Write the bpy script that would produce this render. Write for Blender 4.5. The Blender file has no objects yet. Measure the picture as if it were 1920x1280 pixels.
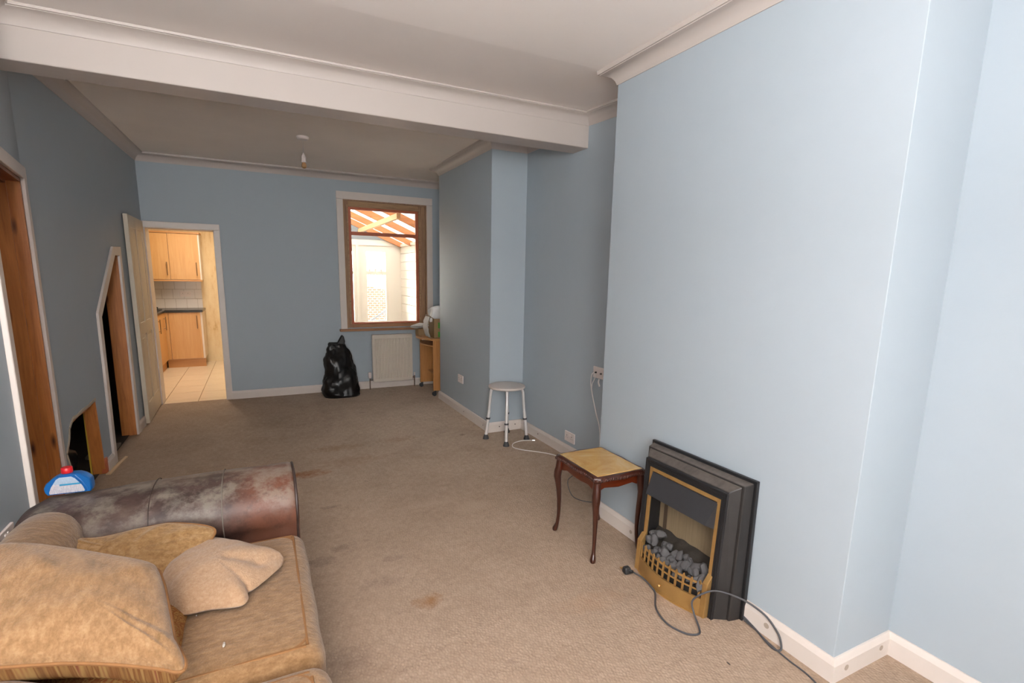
import bpy, bmesh, math, random
from mathutils import Vector, Matrix, noise
from mathutils.geometry import tessellate_polygon

random.seed(7)
S = bpy.context.scene
COL = S.collection
PI = math.pi

# ------------------------------------------------------------------ camera
def camera():
    yaw, pitch, roll = math.radians(26.537), math.radians(-10.1032), math.radians(1.0943)
    F = Vector((math.sin(yaw)*math.cos(pitch), math.cos(yaw)*math.cos(pitch), math.sin(pitch)))
    R = Vector((math.cos(yaw), -math.sin(yaw), 0))
    U = R.cross(F)
    R2 = R*math.cos(roll) + U*math.sin(roll)
    U2 = -R*math.sin(roll) + U*math.cos(roll)
    cd = bpy.data.cameras.new('camera')
    cd.sensor_width = 36
    cd.lens = 950.884/1920*36
    cd.shift_x = -0.0002
    cd.shift_y = 45.122/1920
    cd.clip_start = 0.02
    co = bpy.data.objects.new('camera', cd)
    COL.objects.link(co)
    m = Matrix((R2, U2, -F)).transposed().to_4x4()
    m.translation = Vector((0, 0, 1.5))
    co.matrix_world = m
    S.camera = co
camera()

# ------------------------------------------------------------------ light and exposure
w = bpy.data.worlds.new('overcast_sky'); S.world = w
w.use_nodes = True
w.node_tree.nodes['Background'].inputs[0].default_value = (1.0, 0.99, 0.975, 1)
w.node_tree.nodes['Background'].inputs[1].default_value = 22.0
S.view_settings.view_transform = 'Standard'
S.view_settings.look = 'None'
S.view_settings.exposure = 0.45
S.view_settings.gamma = 1.0
S.view_settings.use_curve_mapping = False

def area(name, loc, rot, sx, sy, power, color):
    l = bpy.data.lights.new(name, 'AREA'); l.shape = 'RECTANGLE'
    l.size, l.size_y, l.energy, l.color = sx, sy, power, color
    o = bpy.data.objects.new(name, l); COL.objects.link(o)
    o.location = loc; o.rotation_euler = rot
    return o
# daylight through the front window behind the camera
area('front_window_daylight', (-0.35, -1.92, 1.62), (math.radians(90), 0, 0), 1.05, 1.5, 5, (1.0, 0.975, 0.96))
# added ambient fill aimed up at the ceiling, simulating a bounced flash
area('ambient_fill', (-0.55, -0.45, 1.75), (math.radians(180), 0, 0), 0.35, 0.35, 120, (1.0, 0.98, 0.965))
# unseen overhead light added to brighten the kitchen
area('kitchen_fill_light', (-0.75, 8.2, 2.42), (0, 0, 0), 0.5, 1.1, 27, (1.0, 0.86, 0.68))

# ------------------------------------------------------------------ helpers
def lin(c):
    return c/12.92 if c <= 0.04045 else ((c+0.055)/1.055)**2.4
def C(h):
    h = h.lstrip('#')
    return tuple(lin(int(h[i:i+2], 16)/255) for i in (0, 2, 4)) + (1.0,)

class NT:
    def __init__(s, name):
        s.m = bpy.data.materials.new(name); s.m.use_nodes = True
        s.t = s.m.node_tree; s.n = s.t.nodes
        s.b = s.n['Principled BSDF']; s.out = s.n['Material Output']
        s.co = None
    def new(s, typ, **kw):
        n = s.n.new(typ)
        for k, v in kw.items(): setattr(n, k, v)
        return n
    def link(s, a, b): s.t.links.new(a, b)
    def coord(s, scale=(1, 1, 1), rot=(0, 0, 0)):
        if s.co is None: s.co = s.new('ShaderNodeTexCoord')
        mp = s.new('ShaderNodeMapping')
        mp.inputs['Scale'].default_value = scale; mp.inputs['Rotation'].default_value = rot
        s.link(s.co.outputs['Object'], mp.inputs[0]); return mp.outputs[0]
    def noise(s, scale=5, detail=4, rough=0.55, sc=(1, 1, 1), rot=(0, 0, 0), dist=0):
        n = s.new('ShaderNodeTexNoise')
        n.inputs['Scale'].default_value = scale; n.inputs['Detail'].default_value = detail
        n.inputs['Roughness'].default_value = rough; n.inputs['Distortion'].default_value = dist
        s.link(s.coord(sc, rot), n.inputs['Vector']); return n.outputs['Fac']
    def ramp(s, fac, stops):
        r = s.new('ShaderNodeValToRGB'); e = r.color_ramp.elements
        while len(e) < len(stops): e.new(0.5)
        for k, (p, c) in enumerate(stops):
            e[k].position = p; e[k].color = C(c) if isinstance(c, str) else (c, c, c, 1)
        s.link(fac, r.inputs[0]); return r.outputs[0]
    def mix(s, fac, a, b, mode='MIX'):
        m = s.new('ShaderNodeMix', data_type='RGBA', blend_type=mode)
        for sock, v in ((m.inputs[0], fac), (m.inputs[6], a), (m.inputs[7], b)):
            if isinstance(v, (int, float)): sock.default_value = v
            elif isinstance(v, str): sock.default_value = C(v)
            elif isinstance(v, tuple): sock.default_value = v
            else: s.link(v, sock)
        return m.outputs[2]
    def math(s, op, a, b=0.0, clamp=False):
        m = s.new('ShaderNodeMath', operation=op, use_clamp=clamp)
        for sock, v in ((m.inputs[0], a), (m.inputs[1], b)):
            if isinstance(v, (int, float)): sock.default_value = v
            else: s.link(v, sock)
        return m.outputs[0]
    def color(s, v):
        if isinstance(v, str): s.b.inputs['Base Color'].default_value = C(v)
        else: s.link(v, s.b.inputs['Base Color'])
    def set(s, rough=0.5, metal=0.0, spec=0.5, coat=0.0, sheen=0.0):
        s.b.inputs['Roughness'].default_value = rough
        s.b.inputs['Metallic'].default_value = metal
        s.b.inputs['Specular IOR Level'].default_value = spec
        s.b.inputs['Coat Weight'].default_value = coat
        s.b.inputs['Sheen Weight'].default_value = sheen
    def bump(s, h, strength=0.3, dist=0.01):
        b = s.new('ShaderNodeBump')
        b.inputs['Strength'].default_value = strength; b.inputs['Distance'].default_value = dist
        s.link(h, b.inputs['Height']); s.link(b.outputs[0], s.b.inputs['Normal'])

def plain(name, col, rough=0.5, metal=0.0, spec=0.5, var=0.0, vscale=8, bump=0.0, bscale=60, coat=0.0):
    t = NT(name); t.set(rough, metal, spec, coat)
    if var > 0:
        f = t.noise(vscale, 5)
        c0 = C(col)
        a = tuple(max(0, x*(1-var)) for x in c0[:3])+(1,); b = tuple(min(1, x*(1+var)) for x in c0[:3])+(1,)
        t.color(t.mix(f, a, b))
    else: t.color(col)
    if bump > 0: t.bump(t.noise(bscale, 3), bump, 0.004)
    return t.m

def wood(name, c1, c2, rough=0.5, axis='Z', scale=1.0, knots=None, coat=0.0):
    t = NT(name); t.set(rough, coat=coat)
    sc = {'X': (0.6, 9, 9), 'Y': (9, 0.6, 9), 'Z': (9, 9, 0.6)}[axis]
    f = t.noise(3*scale, 6, 0.6, sc, dist=1.2)
    g = t.noise(14*scale, 3, 0.5, sc)
    col = t.ramp(t.math('ADD', t.math('MULTIPLY', f, 0.75), t.math('MULTIPLY', g, 0.25)), [(0.32, c1), (0.68, c2)])
    if knots:
        ks = {'X': (2.2, 9, 9), 'Y': (9, 2.2, 9), 'Z': (9, 9, 2.2)}[axis]
        v = t.new('ShaderNodeTexVoronoi'); v.inputs['Scale'].default_value = 1.0
        t.link(t.coord(ks), v.inputs['Vector'])
        k = t.ramp(v.outputs['Distance'], [(0.03, 1.0), (0.13, 0.0)])
        col = t.mix(k, col, knots)
    t.color(col); t.bump(g, 0.12, 0.003)
    return t.m

class MB:
    def __init__(s): s.v = []; s.f = []
    def add(s, vs, fs):
        o = len(s.v); s.v += [tuple(x) for x in vs]; s.f += [tuple(i+o for i in f) for f in fs]; return s
    def box(s, x0, x1, y0, y1, z0, z1):
        vs = [(x, y, z) for z in (z0, z1) for y in (y0, y1) for x in (x0, x1)]
        return s.add(vs, [(0, 2, 3, 1), (4, 5, 7, 6), (0, 1, 5, 4), (2, 6, 7, 3), (0, 4, 6, 2), (1, 3, 7, 5)])
    def obox(s, c, sx, sy, sz, M):
        vs = [Vector(c) + M @ Vector((x*sx/2, y*sy/2, z*sz/2)) for z in (-1, 1) for y in (-1, 1) for x in (-1, 1)]
        return s.add(vs, [(0, 2, 3, 1), (4, 5, 7, 6), (0, 1, 5, 4), (2, 6, 7, 3), (0, 4, 6, 2), (1, 3, 7, 5)])
    def beam(s, a, b, wid, hgt, up=(0, 0, 1)):
        a, b = Vector(a), Vector(b); d = (b-a).normalized(); up = Vector(up)
        sd = d.cross(up).normalized(); u = sd.cross(d)
        M = Matrix((d, sd, u)).transposed()
        return s.obox((a+b)/2, (b-a).length, wid, hgt, M)
    def loft(s, rings, cap0=True, cap1=True, closed=True):
        n = len(rings[0]); vs = [p for r in rings for p in r]; fs = []
        for k in range(len(rings)-1):
            for i in range(n if closed else n-1):
                j = (i+1) % n
                fs.append((k*n+i, k*n+j, (k+1)*n+j, (k+1)*n+i))
        if cap0: fs.append(tuple(range(n-1, -1, -1)))
        if cap1: fs.append(tuple((len(rings)-1)*n+i for i in range(n)))
        return s.add(vs, fs)
    def prism(s, poly, f0, f1):
        return s.loft([[f0(*p) for p in poly], [f1(*p) for p in poly]])
    def tube(s, path, r, n=8, caps=True):
        path = [Vector(p) for p in path]
        rs = r if isinstance(r, (list, tuple)) else [r]*len(path)
        rings = []; prev = None
        for k, p in enumerate(path):
            a = path[max(0, k-1)]; b = path[min(len(path)-1, k+1)]
            d = (b-a).normalized()
            if prev is None:
                u = d.cross(Vector((0, 0, 1)))
                if u.length < 1e-3: u = d.cross(Vector((1, 0, 0)))
            else: u = prev - d*prev.dot(d)
            u.normalize(); prev = u; v = d.cross(u)
            rings.append([p + (u*math.cos(2*PI*i/n) + v*math.sin(2*PI*i/n))*rs[k] for i in range(n)])
        return s.loft(rings, caps, caps)
    def lathe(s, prof, c=(0, 0, 0), n=24):
        c = Vector(c)
        rings = [[c+Vector((r*math.cos(2*PI*i/n), r*math.sin(2*PI*i/n), z)) for i in range(n)] for r, z in prof]
        return s.loft(rings)
    def disc(s, c, nrm, r, t, n=12):
        c = Vector(c); nrm = Vector(nrm).normalized()
        return s.tube([c, c+nrm*t], r, n)
    def ico(s, c, r, sub=2, scale=(1, 1, 1), amp=0.0, seed=0, fr=1.5, M=None):
        b = bmesh.new(); bmesh.ops.create_icosphere(b, subdivisions=sub, radius=1)
        b.verts.ensure_lookup_table(); vs = []
        for v in b.verts:
            p = v.co.copy(); q = 1+amp*noise.noise(p*fr+Vector((seed*3.1, seed*1.7, seed)))
            p = Vector((p.x*scale[0], p.y*scale[1], p.z*scale[2]))*q*r
            if M is not None: p = M @ p
            vs.append(Vector(c)+p)
        fs = [tuple(v.index for v in f.verts) for f in b.faces]; b.free()
        return s.add(vs, fs)
    def grid(s, fn, nu, nv, closed_u=False):
        vs = [fn(i/(nu if closed_u else nu-1), j/(nv-1)) for j in range(nv) for i in range(nu)]
        fs = []
        for j in range(nv-1):
            for i in range(nu if closed_u else nu-1):
                k = (i+1) % nu
                fs.append((j*nu+i, j*nu+k, (j+1)*nu+k, (j+1)*nu+i))
        return s.add(vs, fs)
    def rbox(s, x0, x1, y0, y1, z0, z1, r=0.03, n=10, crown=0.0, wob=0.0, seed=0):
        b = bmesh.new(); bmesh.ops.create_cube(b, size=2)
        bmesh.ops.subdivide_edges(b, edges=b.edges[:], cuts=n, use_grid_fill=True)
        b.verts.ensure_lookup_table()
        c = Vector(((x0+x1)/2, (y0+y1)/2, (z0+z1)/2)); h = Vector((x1-x0, y1-y0, z1-z0))/2
        vs = []
        def remap(t):
            return math.copysign(1-(1-abs(t))**1.6, t)
        for v in b.verts:
            p = Vector([remap(v.co[i])*h[i] for i in range(3)])
            q = Vector([max(-(h[i]-r), min(h[i]-r, p[i])) for i in range(3)])
            d = p-q
            if d.length > 1e-6: p = q+d.normalized()*r
            cx, cy = max(0, 1-(p.x/h.x)**2), max(0, 1-(p.y/h.y)**2)
            if p.z > 0: p.z += crown*math.sqrt(cx*cy)
            if wob:
                nn = noise.noise((p+c)*7+Vector((seed, 0, 0)))
                p += Vector((nn, noise.noise((p+c)*6+Vector((0, seed, 9))), nn))*wob
            vs.append(c+p)
        fs = [tuple(v.index for v in f.verts) for f in b.faces]; b.free()
        return s.add(vs, fs)

MW = {}
def finish(me, smooth):
    if smooth:
        for p in me.polygons: p.use_smooth = True
        try: me.set_sharp_from_angle(angle=math.radians(38))
        except Exception: pass
def obj(name, mb, mat, parent=None, smooth=False, bevel=0.0, origin=None, local=False):
    me = bpy.data.meshes.new(name)
    vs = mb.v
    o = bpy.data.objects.new(name, me)
    if parent is not None:
        if not local:
            inv = MW.get(parent, Matrix()).inverted()
            vs = [inv @ Vector(v) for v in vs]
        o.parent = parent; MW[o] = MW.get(parent, Matrix())
    else:
        if origin is None:
            xs = [v[0] for v in vs]; ys = [v[1] for v in vs]; zs = [v[2] for v in vs]
            origin = ((min(xs)+max(xs))/2, (min(ys)+max(ys))/2, min(zs))
        og = Vector(origin); vs = [Vector(v)-og for v in vs]; o.location = og
        MW[o] = Matrix.Translation(og)
    me.from_pydata([tuple(v) for v in vs], [], mb.f); me.update()
    b = bmesh.new(); b.from_mesh(me); bmesh.ops.recalc_face_normals(b, faces=b.faces); b.to_mesh(me); b.free()
    finish(me, smooth)
    me.materials.append(mat)
    COL.objects.link(o)
    if bevel > 0:
        md = o.modifiers.new('bevel', 'BEVEL'); md.width = bevel; md.segments = 2
        md.limit_method = 'ANGLE'; md.angle_limit = math.radians(40)
    return o
def tag(o, label, cat, group=None, kind=None):
    o['label'] = label; o['category'] = cat
    if group: o['group'] = group
    if kind: o['kind'] = kind
    return o
def empty(name, loc, label, cat, rz=0.0, group=None, kind=None):
    o = bpy.data.objects.new(name, None); COL.objects.link(o)
    o.empty_display_size = 0.1
    o.location = loc; o.rotation_euler = (0, 0, rz)
    MW[o] = Matrix.Translation(Vector(loc)) @ Matrix.Rotation(rz, 4, 'Z')
    return tag(o, label, cat, group, kind)
def struct(name, mb, mat, label, cat, parent=None, **kw):
    o = obj(name, mb, mat, parent, **kw)
    return tag(o, label, cat, kind='structure')
def dup(o, name, parent, M=None):
    c = o.copy(); COL.objects.link(c); c.parent = parent
    if M is not None: c.matrix_local = M
    return c

def panel(mb, to3, outer, holes, t):
    """flat slab: outline with holes in (u,v), to3(u,v,d) maps to space, depth 0..t"""
    loops = [outer]+holes
    flat = [p for l in loops for p in l]
    tris = tessellate_polygon([[Vector((a, b, 0)) for a, b in l] for l in loops])
    n = len(flat)
    vs = [to3(a, b, 0) for a, b in flat]+[to3(a, b, t) for a, b in flat]
    fs = [tuple(x) for x in tris]+[tuple(n+i for i in reversed(x)) for x in tris]
    o = 0
    for l in loops:
        m = len(l)
        for i in range(m):
            j = (i+1) % m
            fs.append((o+i, o+j, n+o+j, n+o+i))
        o += m
    return mb.add(vs, fs)

def sweep(mb, path, prof, side=1, cap=True):
    """prof [(out, z)] run along plan path [(x,y,z0)], mitred; out goes to the left (side=1) or right (-1) of travel"""
    P = [Vector((p[0], p[1])) for p in path]; zb = [p[2] if len(p) > 2 else 0 for p in path]
    rings = []
    for k in range(len(P)):
        ds = []
        if k > 0: ds.append((P[k]-P[k-1]).normalized())
        if k < len(P)-1: ds.append((P[k+1]-P[k]).normalized())
        ns = [Vector((-d.y, d.x))*side for d in ds]
        if len(ns) == 2:
            m = ns[0]+ns[1]; m = m/(m.dot(ns[0]))
        else: m = ns[0]
        rings.append([(P[k].x+m.x*o, P[k].y+m.y*o, zb[k]+z) for o, z in prof])
    return mb.loft(rings, cap, cap)

def catmull(pts, n, closed=True):
    pts = [Vector(p) for p in pts]; m = len(pts); out = []
    tot = n
    segs = m if closed else m-1
    for i in range(tot):
        t = i/tot*segs if closed else i/(tot-1)*segs
        k = min(int(t), segs-1); f = t-k
        g = lambda q: pts[q % m] if closed else pts[max(0, min(m-1, q))]
        a, b, c, d = g(k-1), g(k), g(k+1), g(k+2)
        out.append(0.5*((2*b)+(c-a)*f+(2*a-5*b+4*c-d)*f*f+(3*b-a-3*c+d)*f**3))
    return out

def pillow(mb, outline, P, U, V, N, top, bot, n=96, rings=16, pw=2.3, wr=0.006, seed=0, folds=0, ctr=None, dents=(), bpw=2.3):
    P, U, V, N = Vector(P), Vector(U), Vector(V), Vector(N)
    ol = catmull([(a, b, 0) for a, b in outline], n)
    c = Vector((ctr[0], ctr[1], 0)) if ctr else sum(ol, Vector())/n
    vs = []; fs = []
    def row(r, sgn):
        hh = (top if sgn > 0 else -bot)*max(0, 1-r**(pw if sgn > 0 else bpw))**0.5
        for i, q in enumerate(ol):
            p = c+(q-c)*r
            z = hh
            w3 = Vector((p.x*9, p.y*9, seed+sgn))
            z += wr*noise.noise(w3)*(1-r**6) + wr*0.6*noise.noise(w3*2.3)*(1-r**6)
            if folds and 0 < r < 1: z += wr*1.2*math.sin(i/n*2*PI*folds+seed)*(r**3)*(1-r)*2.0
            if sgn > 0:
                for (da, db, dr, dd) in dents:
                    e = ((p.x-da)**2+(p.y-db)**2)/(dr*dr); z -= dd*math.exp(-e)
            vs.append(P+U*p.x+V*p.y+N*z)
    lv = [(k/rings)**0.8 for k in range(1, rings+1)]
    for sgn in (1, -1):
        o = len(vs)
        vs.append(P+U*c.x+V*c.y+N*((top if sgn > 0 else -bot)-(sum(d[3]*math.exp(-((c.x-d[0])**2+(c.y-d[1])**2)/d[2]**2) for d in dents) if sgn > 0 else 0)))
        for r in lv: row(r, sgn)
        for i in range(n): fs.append((o, o+1+i, o+1+(i+1) % n))
        for k in range(rings-1):
            a = o+1+k*n
            for i in range(n):
                j = (i+1) % n; fs.append((a+i, a+n+i, a+n+j, a+j))
    off = len(mb.v); mb.add(vs, fs)
    return [P+U*q.x+V*q.y for q in ol]

# ------------------------------------------------------------------ materials
def mat_wall():
    t = NT('blue_wall_paint'); t.set(0.55, spec=0.3)
    a = t.noise(1.3, 4, 0.6); b = t.noise(9, 4, 0.6)
    t.color(t.mix(t.math('ADD', t.math('MULTIPLY', a, 0.6), t.math('MULTIPLY', b, 0.4)), '#a0aab2', '#a8b1b8'))
    t.bump(t.noise(70, 3), 0.06, 0.004); return t.m
M_WALL = mat_wall()
M_WHITE = plain('white_gloss_paint', '#d3c8c0', 0.4, var=0.04, vscale=12)
M_CEIL = plain('ceiling_paint', '#ebe1db', 0.75, spec=0.2, var=0.04, vscale=2, bump=0.05, bscale=40)
M_CEILB = plain('back_ceiling_paint', '#ece2d8', 0.75, spec=0.2, var=0.06, vscale=2.5, bump=0.05, bscale=40)
M_BEAM = plain('white_emulsion', '#bcb1aa', 0.5, var=0.03, vscale=3)
M_PLASTER = plain('broken_plaster', '#b9ac9a', 0.85, var=0.2, vscale=25, bump=0.4, bscale=50)
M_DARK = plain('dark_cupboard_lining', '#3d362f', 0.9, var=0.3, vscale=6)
M_HALL = plain('hall_wall_paint', '#9aa9b4', 0.6)
M_PINE = wood('varnished_pine', '#a05c2c', '#cc8244', 0.42, 'Z', 1.0, '#4a2410')
M_PINEH = wood('varnished_pine_head', '#6c3a1c', '#925428', 0.42, 'Y')
M_STRIP = wood('stripped_window_wood', '#82604a', '#b08c68', 0.65, 'Z', 1.3)
M_STRIPH = wood('stripped_window_wood_rail', '#8c6a4e', '#b8946c', 0.65, 'X', 1.3)
M_REDW = plain('red_brown_sash_paint', '#b86240', 0.45, var=0.25, vscale=14)
M_SILL = wood('window_sill_wood', '#8a5c3a', '#b08158', 0.5, 'X')

def mat_carpet():
    t = NT('beige_loop_carpet'); t.set(0.95, spec=0.1)
    # large wear, looped rows, local stains; object space = room space
    big = t.noise(0.9, 5, 0.6); mid = t.noise(4.5, 6, 0.65); fine = t.noise(150, 2, 0.7)
    base = t.mix(big, '#a48d7a', '#b8a28e')
    # dirtier towards the under-stairs side of the back room (long worn tread path)
    sep = t.new('ShaderNodeSeparateXYZ'); t.link(t.coord(), sep.inputs[0])
    x, y = sep.outputs[0], sep.outputs[1]
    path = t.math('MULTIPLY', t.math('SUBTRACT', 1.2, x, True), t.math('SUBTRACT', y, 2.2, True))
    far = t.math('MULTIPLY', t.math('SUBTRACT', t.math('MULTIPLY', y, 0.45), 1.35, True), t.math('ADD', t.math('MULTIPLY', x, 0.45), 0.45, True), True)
    base = t.mix(t.math('MULTIPLY', far, 0.9), base, '#dcc8b4')  # base lightened towards the back and window side: window light painted in
    d1 = t.math('MULTIPLY', path, t.math('MULTIPLY', t.ramp(mid, [(0.2, 0.5), (0.7, 1.0)]), 0.08))
    col = t.mix(d1, base, '#77675a')
    br = t.new('ShaderNodeTexVoronoi'); br.inputs['Scale'].default_value = 88; br.inputs['Randomness'].default_value = 0.6
    t.link(t.coord((1, 0.72, 1), (0, 0, 0.5)), br.inputs['Vector'])
    loops = t.ramp(br.outputs['Distance'], [(0.15, 1.0), (0.75, 0.0)])
    col = t.mix(t.math('MULTIPLY', t.math('SUBTRACT', 1.0, loops), 0.26), col, '#6d594b')
    col = t.mix(t.math('MULTIPLY', fine, 0.16), col, '#d2bda8')
    mott = t.ramp(t.noise(26, 5, 0.75), [(0.38, 1.0), (0.62, 0.0)])
    col = t.mix(t.math('MULTIPLY', mott, 0.22), col, '#6b5848')
    grime = t.ramp(t.noise(3.2, 6, 0.7), [(0.46, 0.0), (0.66, 1.0)])
    col = t.mix(t.math('MULTIPLY', grime, 0.20), col, '#7a634f')
    # grey scuffs
    sc = t.ramp(t.noise(7.0, 7, 0.72, (1, 1.7, 1)), [(0.60, 0.0), (0.74, 1.0)])
    col = t.mix(t.math('MULTIPLY', sc, 0.5), col, '#6f5f59')
    st = [(0.22, 3.90, 0.26, 0.11, '#8f5a34', 1.2), (0.52, 4.42, 0.30, 0.13, '#8a6a4a', 0.6), (1.05, 4.45, 0.28, 0.12, '#8d6c4c', 0.4),
          (0.60, 4.05, 0.42, 0.16, '#94735a', 0.4), (0.62, 2.07, 0.11, 0.08, '#8a6038', 1.0), (1.655, 4.345, 0.05, 0.035, '#40362e', 0.9),
          (0.336, 3.27, 0.08, 0.04, '#6a5c54', 0.6), (0.24, 1.85, 0.14, 0.12, '#6b5a52', 0.5), (0.33, 2.72, 0.11, 0.06, '#665850', 0.6),
          (0.56, 2.50, 0.10, 0.05, '#6d5d55', 0.5), (0.45, 2.3, 0.18, 0.07, '#7a685e', 0.45), (1.578, 3.3, 0.06, 0.04, '#8a6a4c', 0.5),
          (-0.64, 5.07, 0.5, 0.3, '#7a6a5c', 0.3), (0.2, 2.62, 0.12, 0.07, '#62554e', 0.6), (0.0, 5.4, 0.6, 0.4, '#857464', 0.3),
          (1.2, 2.9, 0.2, 0.1, '#c2ad99', 0.4), (0.95, 3.05, 0.35, 0.06, '#c0aa96', 0.3), (1.3, 1.75, 0.25, 0.1, '#b79070', 0.3)]
    dn = t.noise(13, 5, 0.7)
    for (sx, sy, rx, ry, hexc, k) in st:
        a = t.math('DIVIDE', t.math('SUBTRACT', x, sx), rx); b = t.math('DIVIDE', t.math('SUBTRACT', y, sy), ry)
        r2 = t.math('ADD', t.math('MULTIPLY', a, a), t.math('MULTIPLY', b, b))
        e = t.math('SUBTRACT', 1.55, t.math('ADD', r2, t.math('MULTIPLY', dn, 1.9)), True)
        col = t.mix(t.math('MULTIPLY', t.math('MULTIPLY', e, 1.3, True), k*0.72), col, hexc)
    t.color(col)
    t.bump(t.math('ADD', loops, t.math('MULTIPLY', fine, 0.8)), 0.5, 0.004); return t.m
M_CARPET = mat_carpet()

def mat_chenille(name, c1, c2, c3, stretch=(70, 14, 40)):
    t = NT(name); t.set(0.92, spec=0.1, sheen=0.25)
    f = t.noise(1.0, 5, 0.65, stretch); g = t.noise(3.0, 4); hgh = t.noise(170, 2)
    col = t.ramp(t.math('ADD', t.math('MULTIPLY', f, 0.75), t.math('MULTIPLY', hgh, 0.25)), [(0.30, c1), (0.5, c2), (0.68, c3)])
    col = t.mix(t.math('MULTIPLY', t.ramp(g, [(0.35, 0.0), (0.7, 1.0)]), 0.35), col, c1)
    t.color(col); t.bump(t.math('ADD', f, t.math('MULTIPLY', hgh, 0.6)), 0.55, 0.006); return t.m
M_CHEN = mat_chenille('tan_chenille', '#6b4f30', '#846546', '#9b7c5a', (26, 60, 40))
M_CHEN2 = mat_chenille('tan_chenille_loose', '#6f5536', '#89694a', '#9d7e5c', (60, 26, 40))
M_CHENP = mat_chenille('mottled_chenille', '#735536', '#98774f', '#b2926a', (45, 70, 60))
M_PINK = mat_chenille('pinkish_ribbed_cloth', '#94755a', '#a5866a', '#b3977c', (90, 90, 90))
def mat_stripes():
    t = NT('striped_underside'); t.set(0.9, spec=0.1)
    f = t.noise(1.0, 2, 0.5, (48, 2, 2))
    t.color(t.ramp(f, [(0.30, '#5e3a24'), (0.42, '#86663e'), (0.5, '#6c4628'), (0.58, '#907248'), (0.68, '#744630')])); return t.m
M_STRIPE = mat_stripes()
def mat_swirl():
    t = NT('swirl_print'); t.set(0.9, spec=0.1)
    n1 = t.noise(20, 2, 0.5, dist=2.5)
    t.color(t.ramp(n1, [(0.36, '#86643a'), (0.46, '#743c20'), (0.53, '#93703f'), (0.60, '#6c341c'), (0.66, '#866238')]))
    t.bump(n1, 0.3, 0.004); return t.m
M_SWIRL = mat_swirl()
def mat_leather():
    t = NT('worn_brown_leather'); t.set(0.5, spec=0.45)
    a = t.noise(3.2, 6, 0.68, (1, 1.4, 1.6), dist=0.5); b = t.noise(10, 6, 0.72); c = t.noise(1.7, 3)
    sep = t.new('ShaderNodeSeparateXYZ'); t.link(t.coord(), sep.inputs[0])
    x, z = sep.outputs[0], sep.outputs[2]
    col = t.ramp(a, [(0.30, '#2a1d1a'), (0.48, '#4b3a35'), (0.68, '#6d5d52')])
    # reddish-brown bare patch near the front end, grey scuffed finish elsewhere
    fx = t.math('MULTIPLY', t.math('SUBTRACT', x, 0.16), 7.0, True)
    red = t.math('MULTIPLY', fx, t.ramp(c, [(0.35, 0.3), (0.65, 1.0)]))
    col = t.mix(t.math('MULTIPLY', red, 0.8), col, '#6d412e')
    scf = t.math('MULTIPLY', t.math('MULTIPLY', t.math('SUBTRACT', z, 0.50), 8.0, True), t.ramp(b, [(0.44, 0.0), (0.60, 1.0)]))
    col = t.mix(t.math('MULTIPLY', scf, 0.6), col, '#8d867a')
    dk = t.ramp(t.noise(5.5, 5, 0.7), [(0.54, 0.0), (0.66, 1.0)])
    col = t.mix(t.math('MULTIPLY', dk, 0.6), col, '#2a1c1a')
    t.color(col); t.bump(t.math('ADD', b, t.noise(90, 2)), 0.25, 0.004); return t.m
M_LEATHER = mat_leather()
M_LEATHERD = plain('dark_leather', '#3a2c28', 0.5, var=0.3, vscale=8)
M_PIPE = plain('brown_piping', '#7d5630', 0.85, var=0.2, vscale=60)
M_SEAM = plain('leather_stitching', '#6d655c', 0.7)
M_MAHOG = wood('mahogany', '#2a1510', '#4a2418', 0.3, 'Z', 2.0, coat=0.3)
M_MAHOGR = wood('red_mahogany_apron', '#45190b', '#64280f', 0.3, 'X', 1.5, coat=0.3)
def mat_onyx():
    t = NT('marbled_tan_top'); t.set(0.16, spec=0.5, coat=0.3)
    a = t.noise(5, 6, 0.65, dist=1.5)
    t.color(t.ramp(a, [(0.28, '#a87a3c'), (0.5, '#bb9658'), (0.7, '#c2aa78')])); return t.m
M_ONYX = mat_onyx()
M_BLACK = plain('black_painted_iron', '#1e1e20', 0.42, var=0.2, vscale=20, bump=0.15, bscale=200)
def mat_dusty():
    t = NT('dusty_black_iron'); t.set(0.5)
    g = t.new('ShaderNodeNewGeometry'); sp_ = t.new('ShaderNodeSeparateXYZ'); t.link(g.outputs['Normal'], sp_.inputs[0])
    up = t.math('MULTIPLY', t.math('SUBTRACT', sp_.outputs[2], 0.3, True), 1.6, True)      # settled dust on upward faces
    n = t.noise(22, 5, 0.6)
    col = t.mix(n, '#1f1e1e', '#302d2c')
    t.color(t.mix(t.math('MULTIPLY', up, t.ramp(n, [(0.3, 0.35), (0.7, 0.9)])), col, '#655d57')); t.bump(t.noise(200, 2), 0.1, 0.003); return t.m
M_BLACKD = mat_dusty()
M_HOOD = plain('black_textured_steel', '#2a2a2d', 0.6, var=0.15, vscale=40, bump=0.3, bscale=300)
M_BRASS = plain('tarnished_brass', '#b8925a', 0.36, 0.6, var=0.2, vscale=18)
M_TANP = NT('ribbed_tan_fireback'); M_TANP.set(0.6)
_f = M_TANP.noise(1.0, 2, 0.5, (4, 160, 4)); M_TANP.color(M_TANP.mix(_f, '#6f5f48', '#8f7d62')); M_TANP.bump(_f, 0.4, 0.004); M_TANP = M_TANP.m
M_COAL = plain('imitation_coal', '#5a5859', 0.7, var=0.5, vscale=30, bump=0.5, bscale=80)
M_ASH = plain('soot_bed', '#2c2620', 0.9, var=0.5, vscale=30, bump=0.5, bscale=60)
M_RUBBER = plain('grey_rubber', '#3c3c3e', 0.7)
M_CABLE = plain('black_flex', '#2c2c2e', 0.5)
M_CABLEG = plain('grey_flex', '#46464a', 0.5)
M_CABLEW = plain('white_flex', '#d8d2cc', 0.45)
M_PLASTIC = plain('white_plastic', '#ddd2cd', 0.35)
M_STOOLTOP = plain('stool_plastic', '#c9beb6', 0.4)
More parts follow.
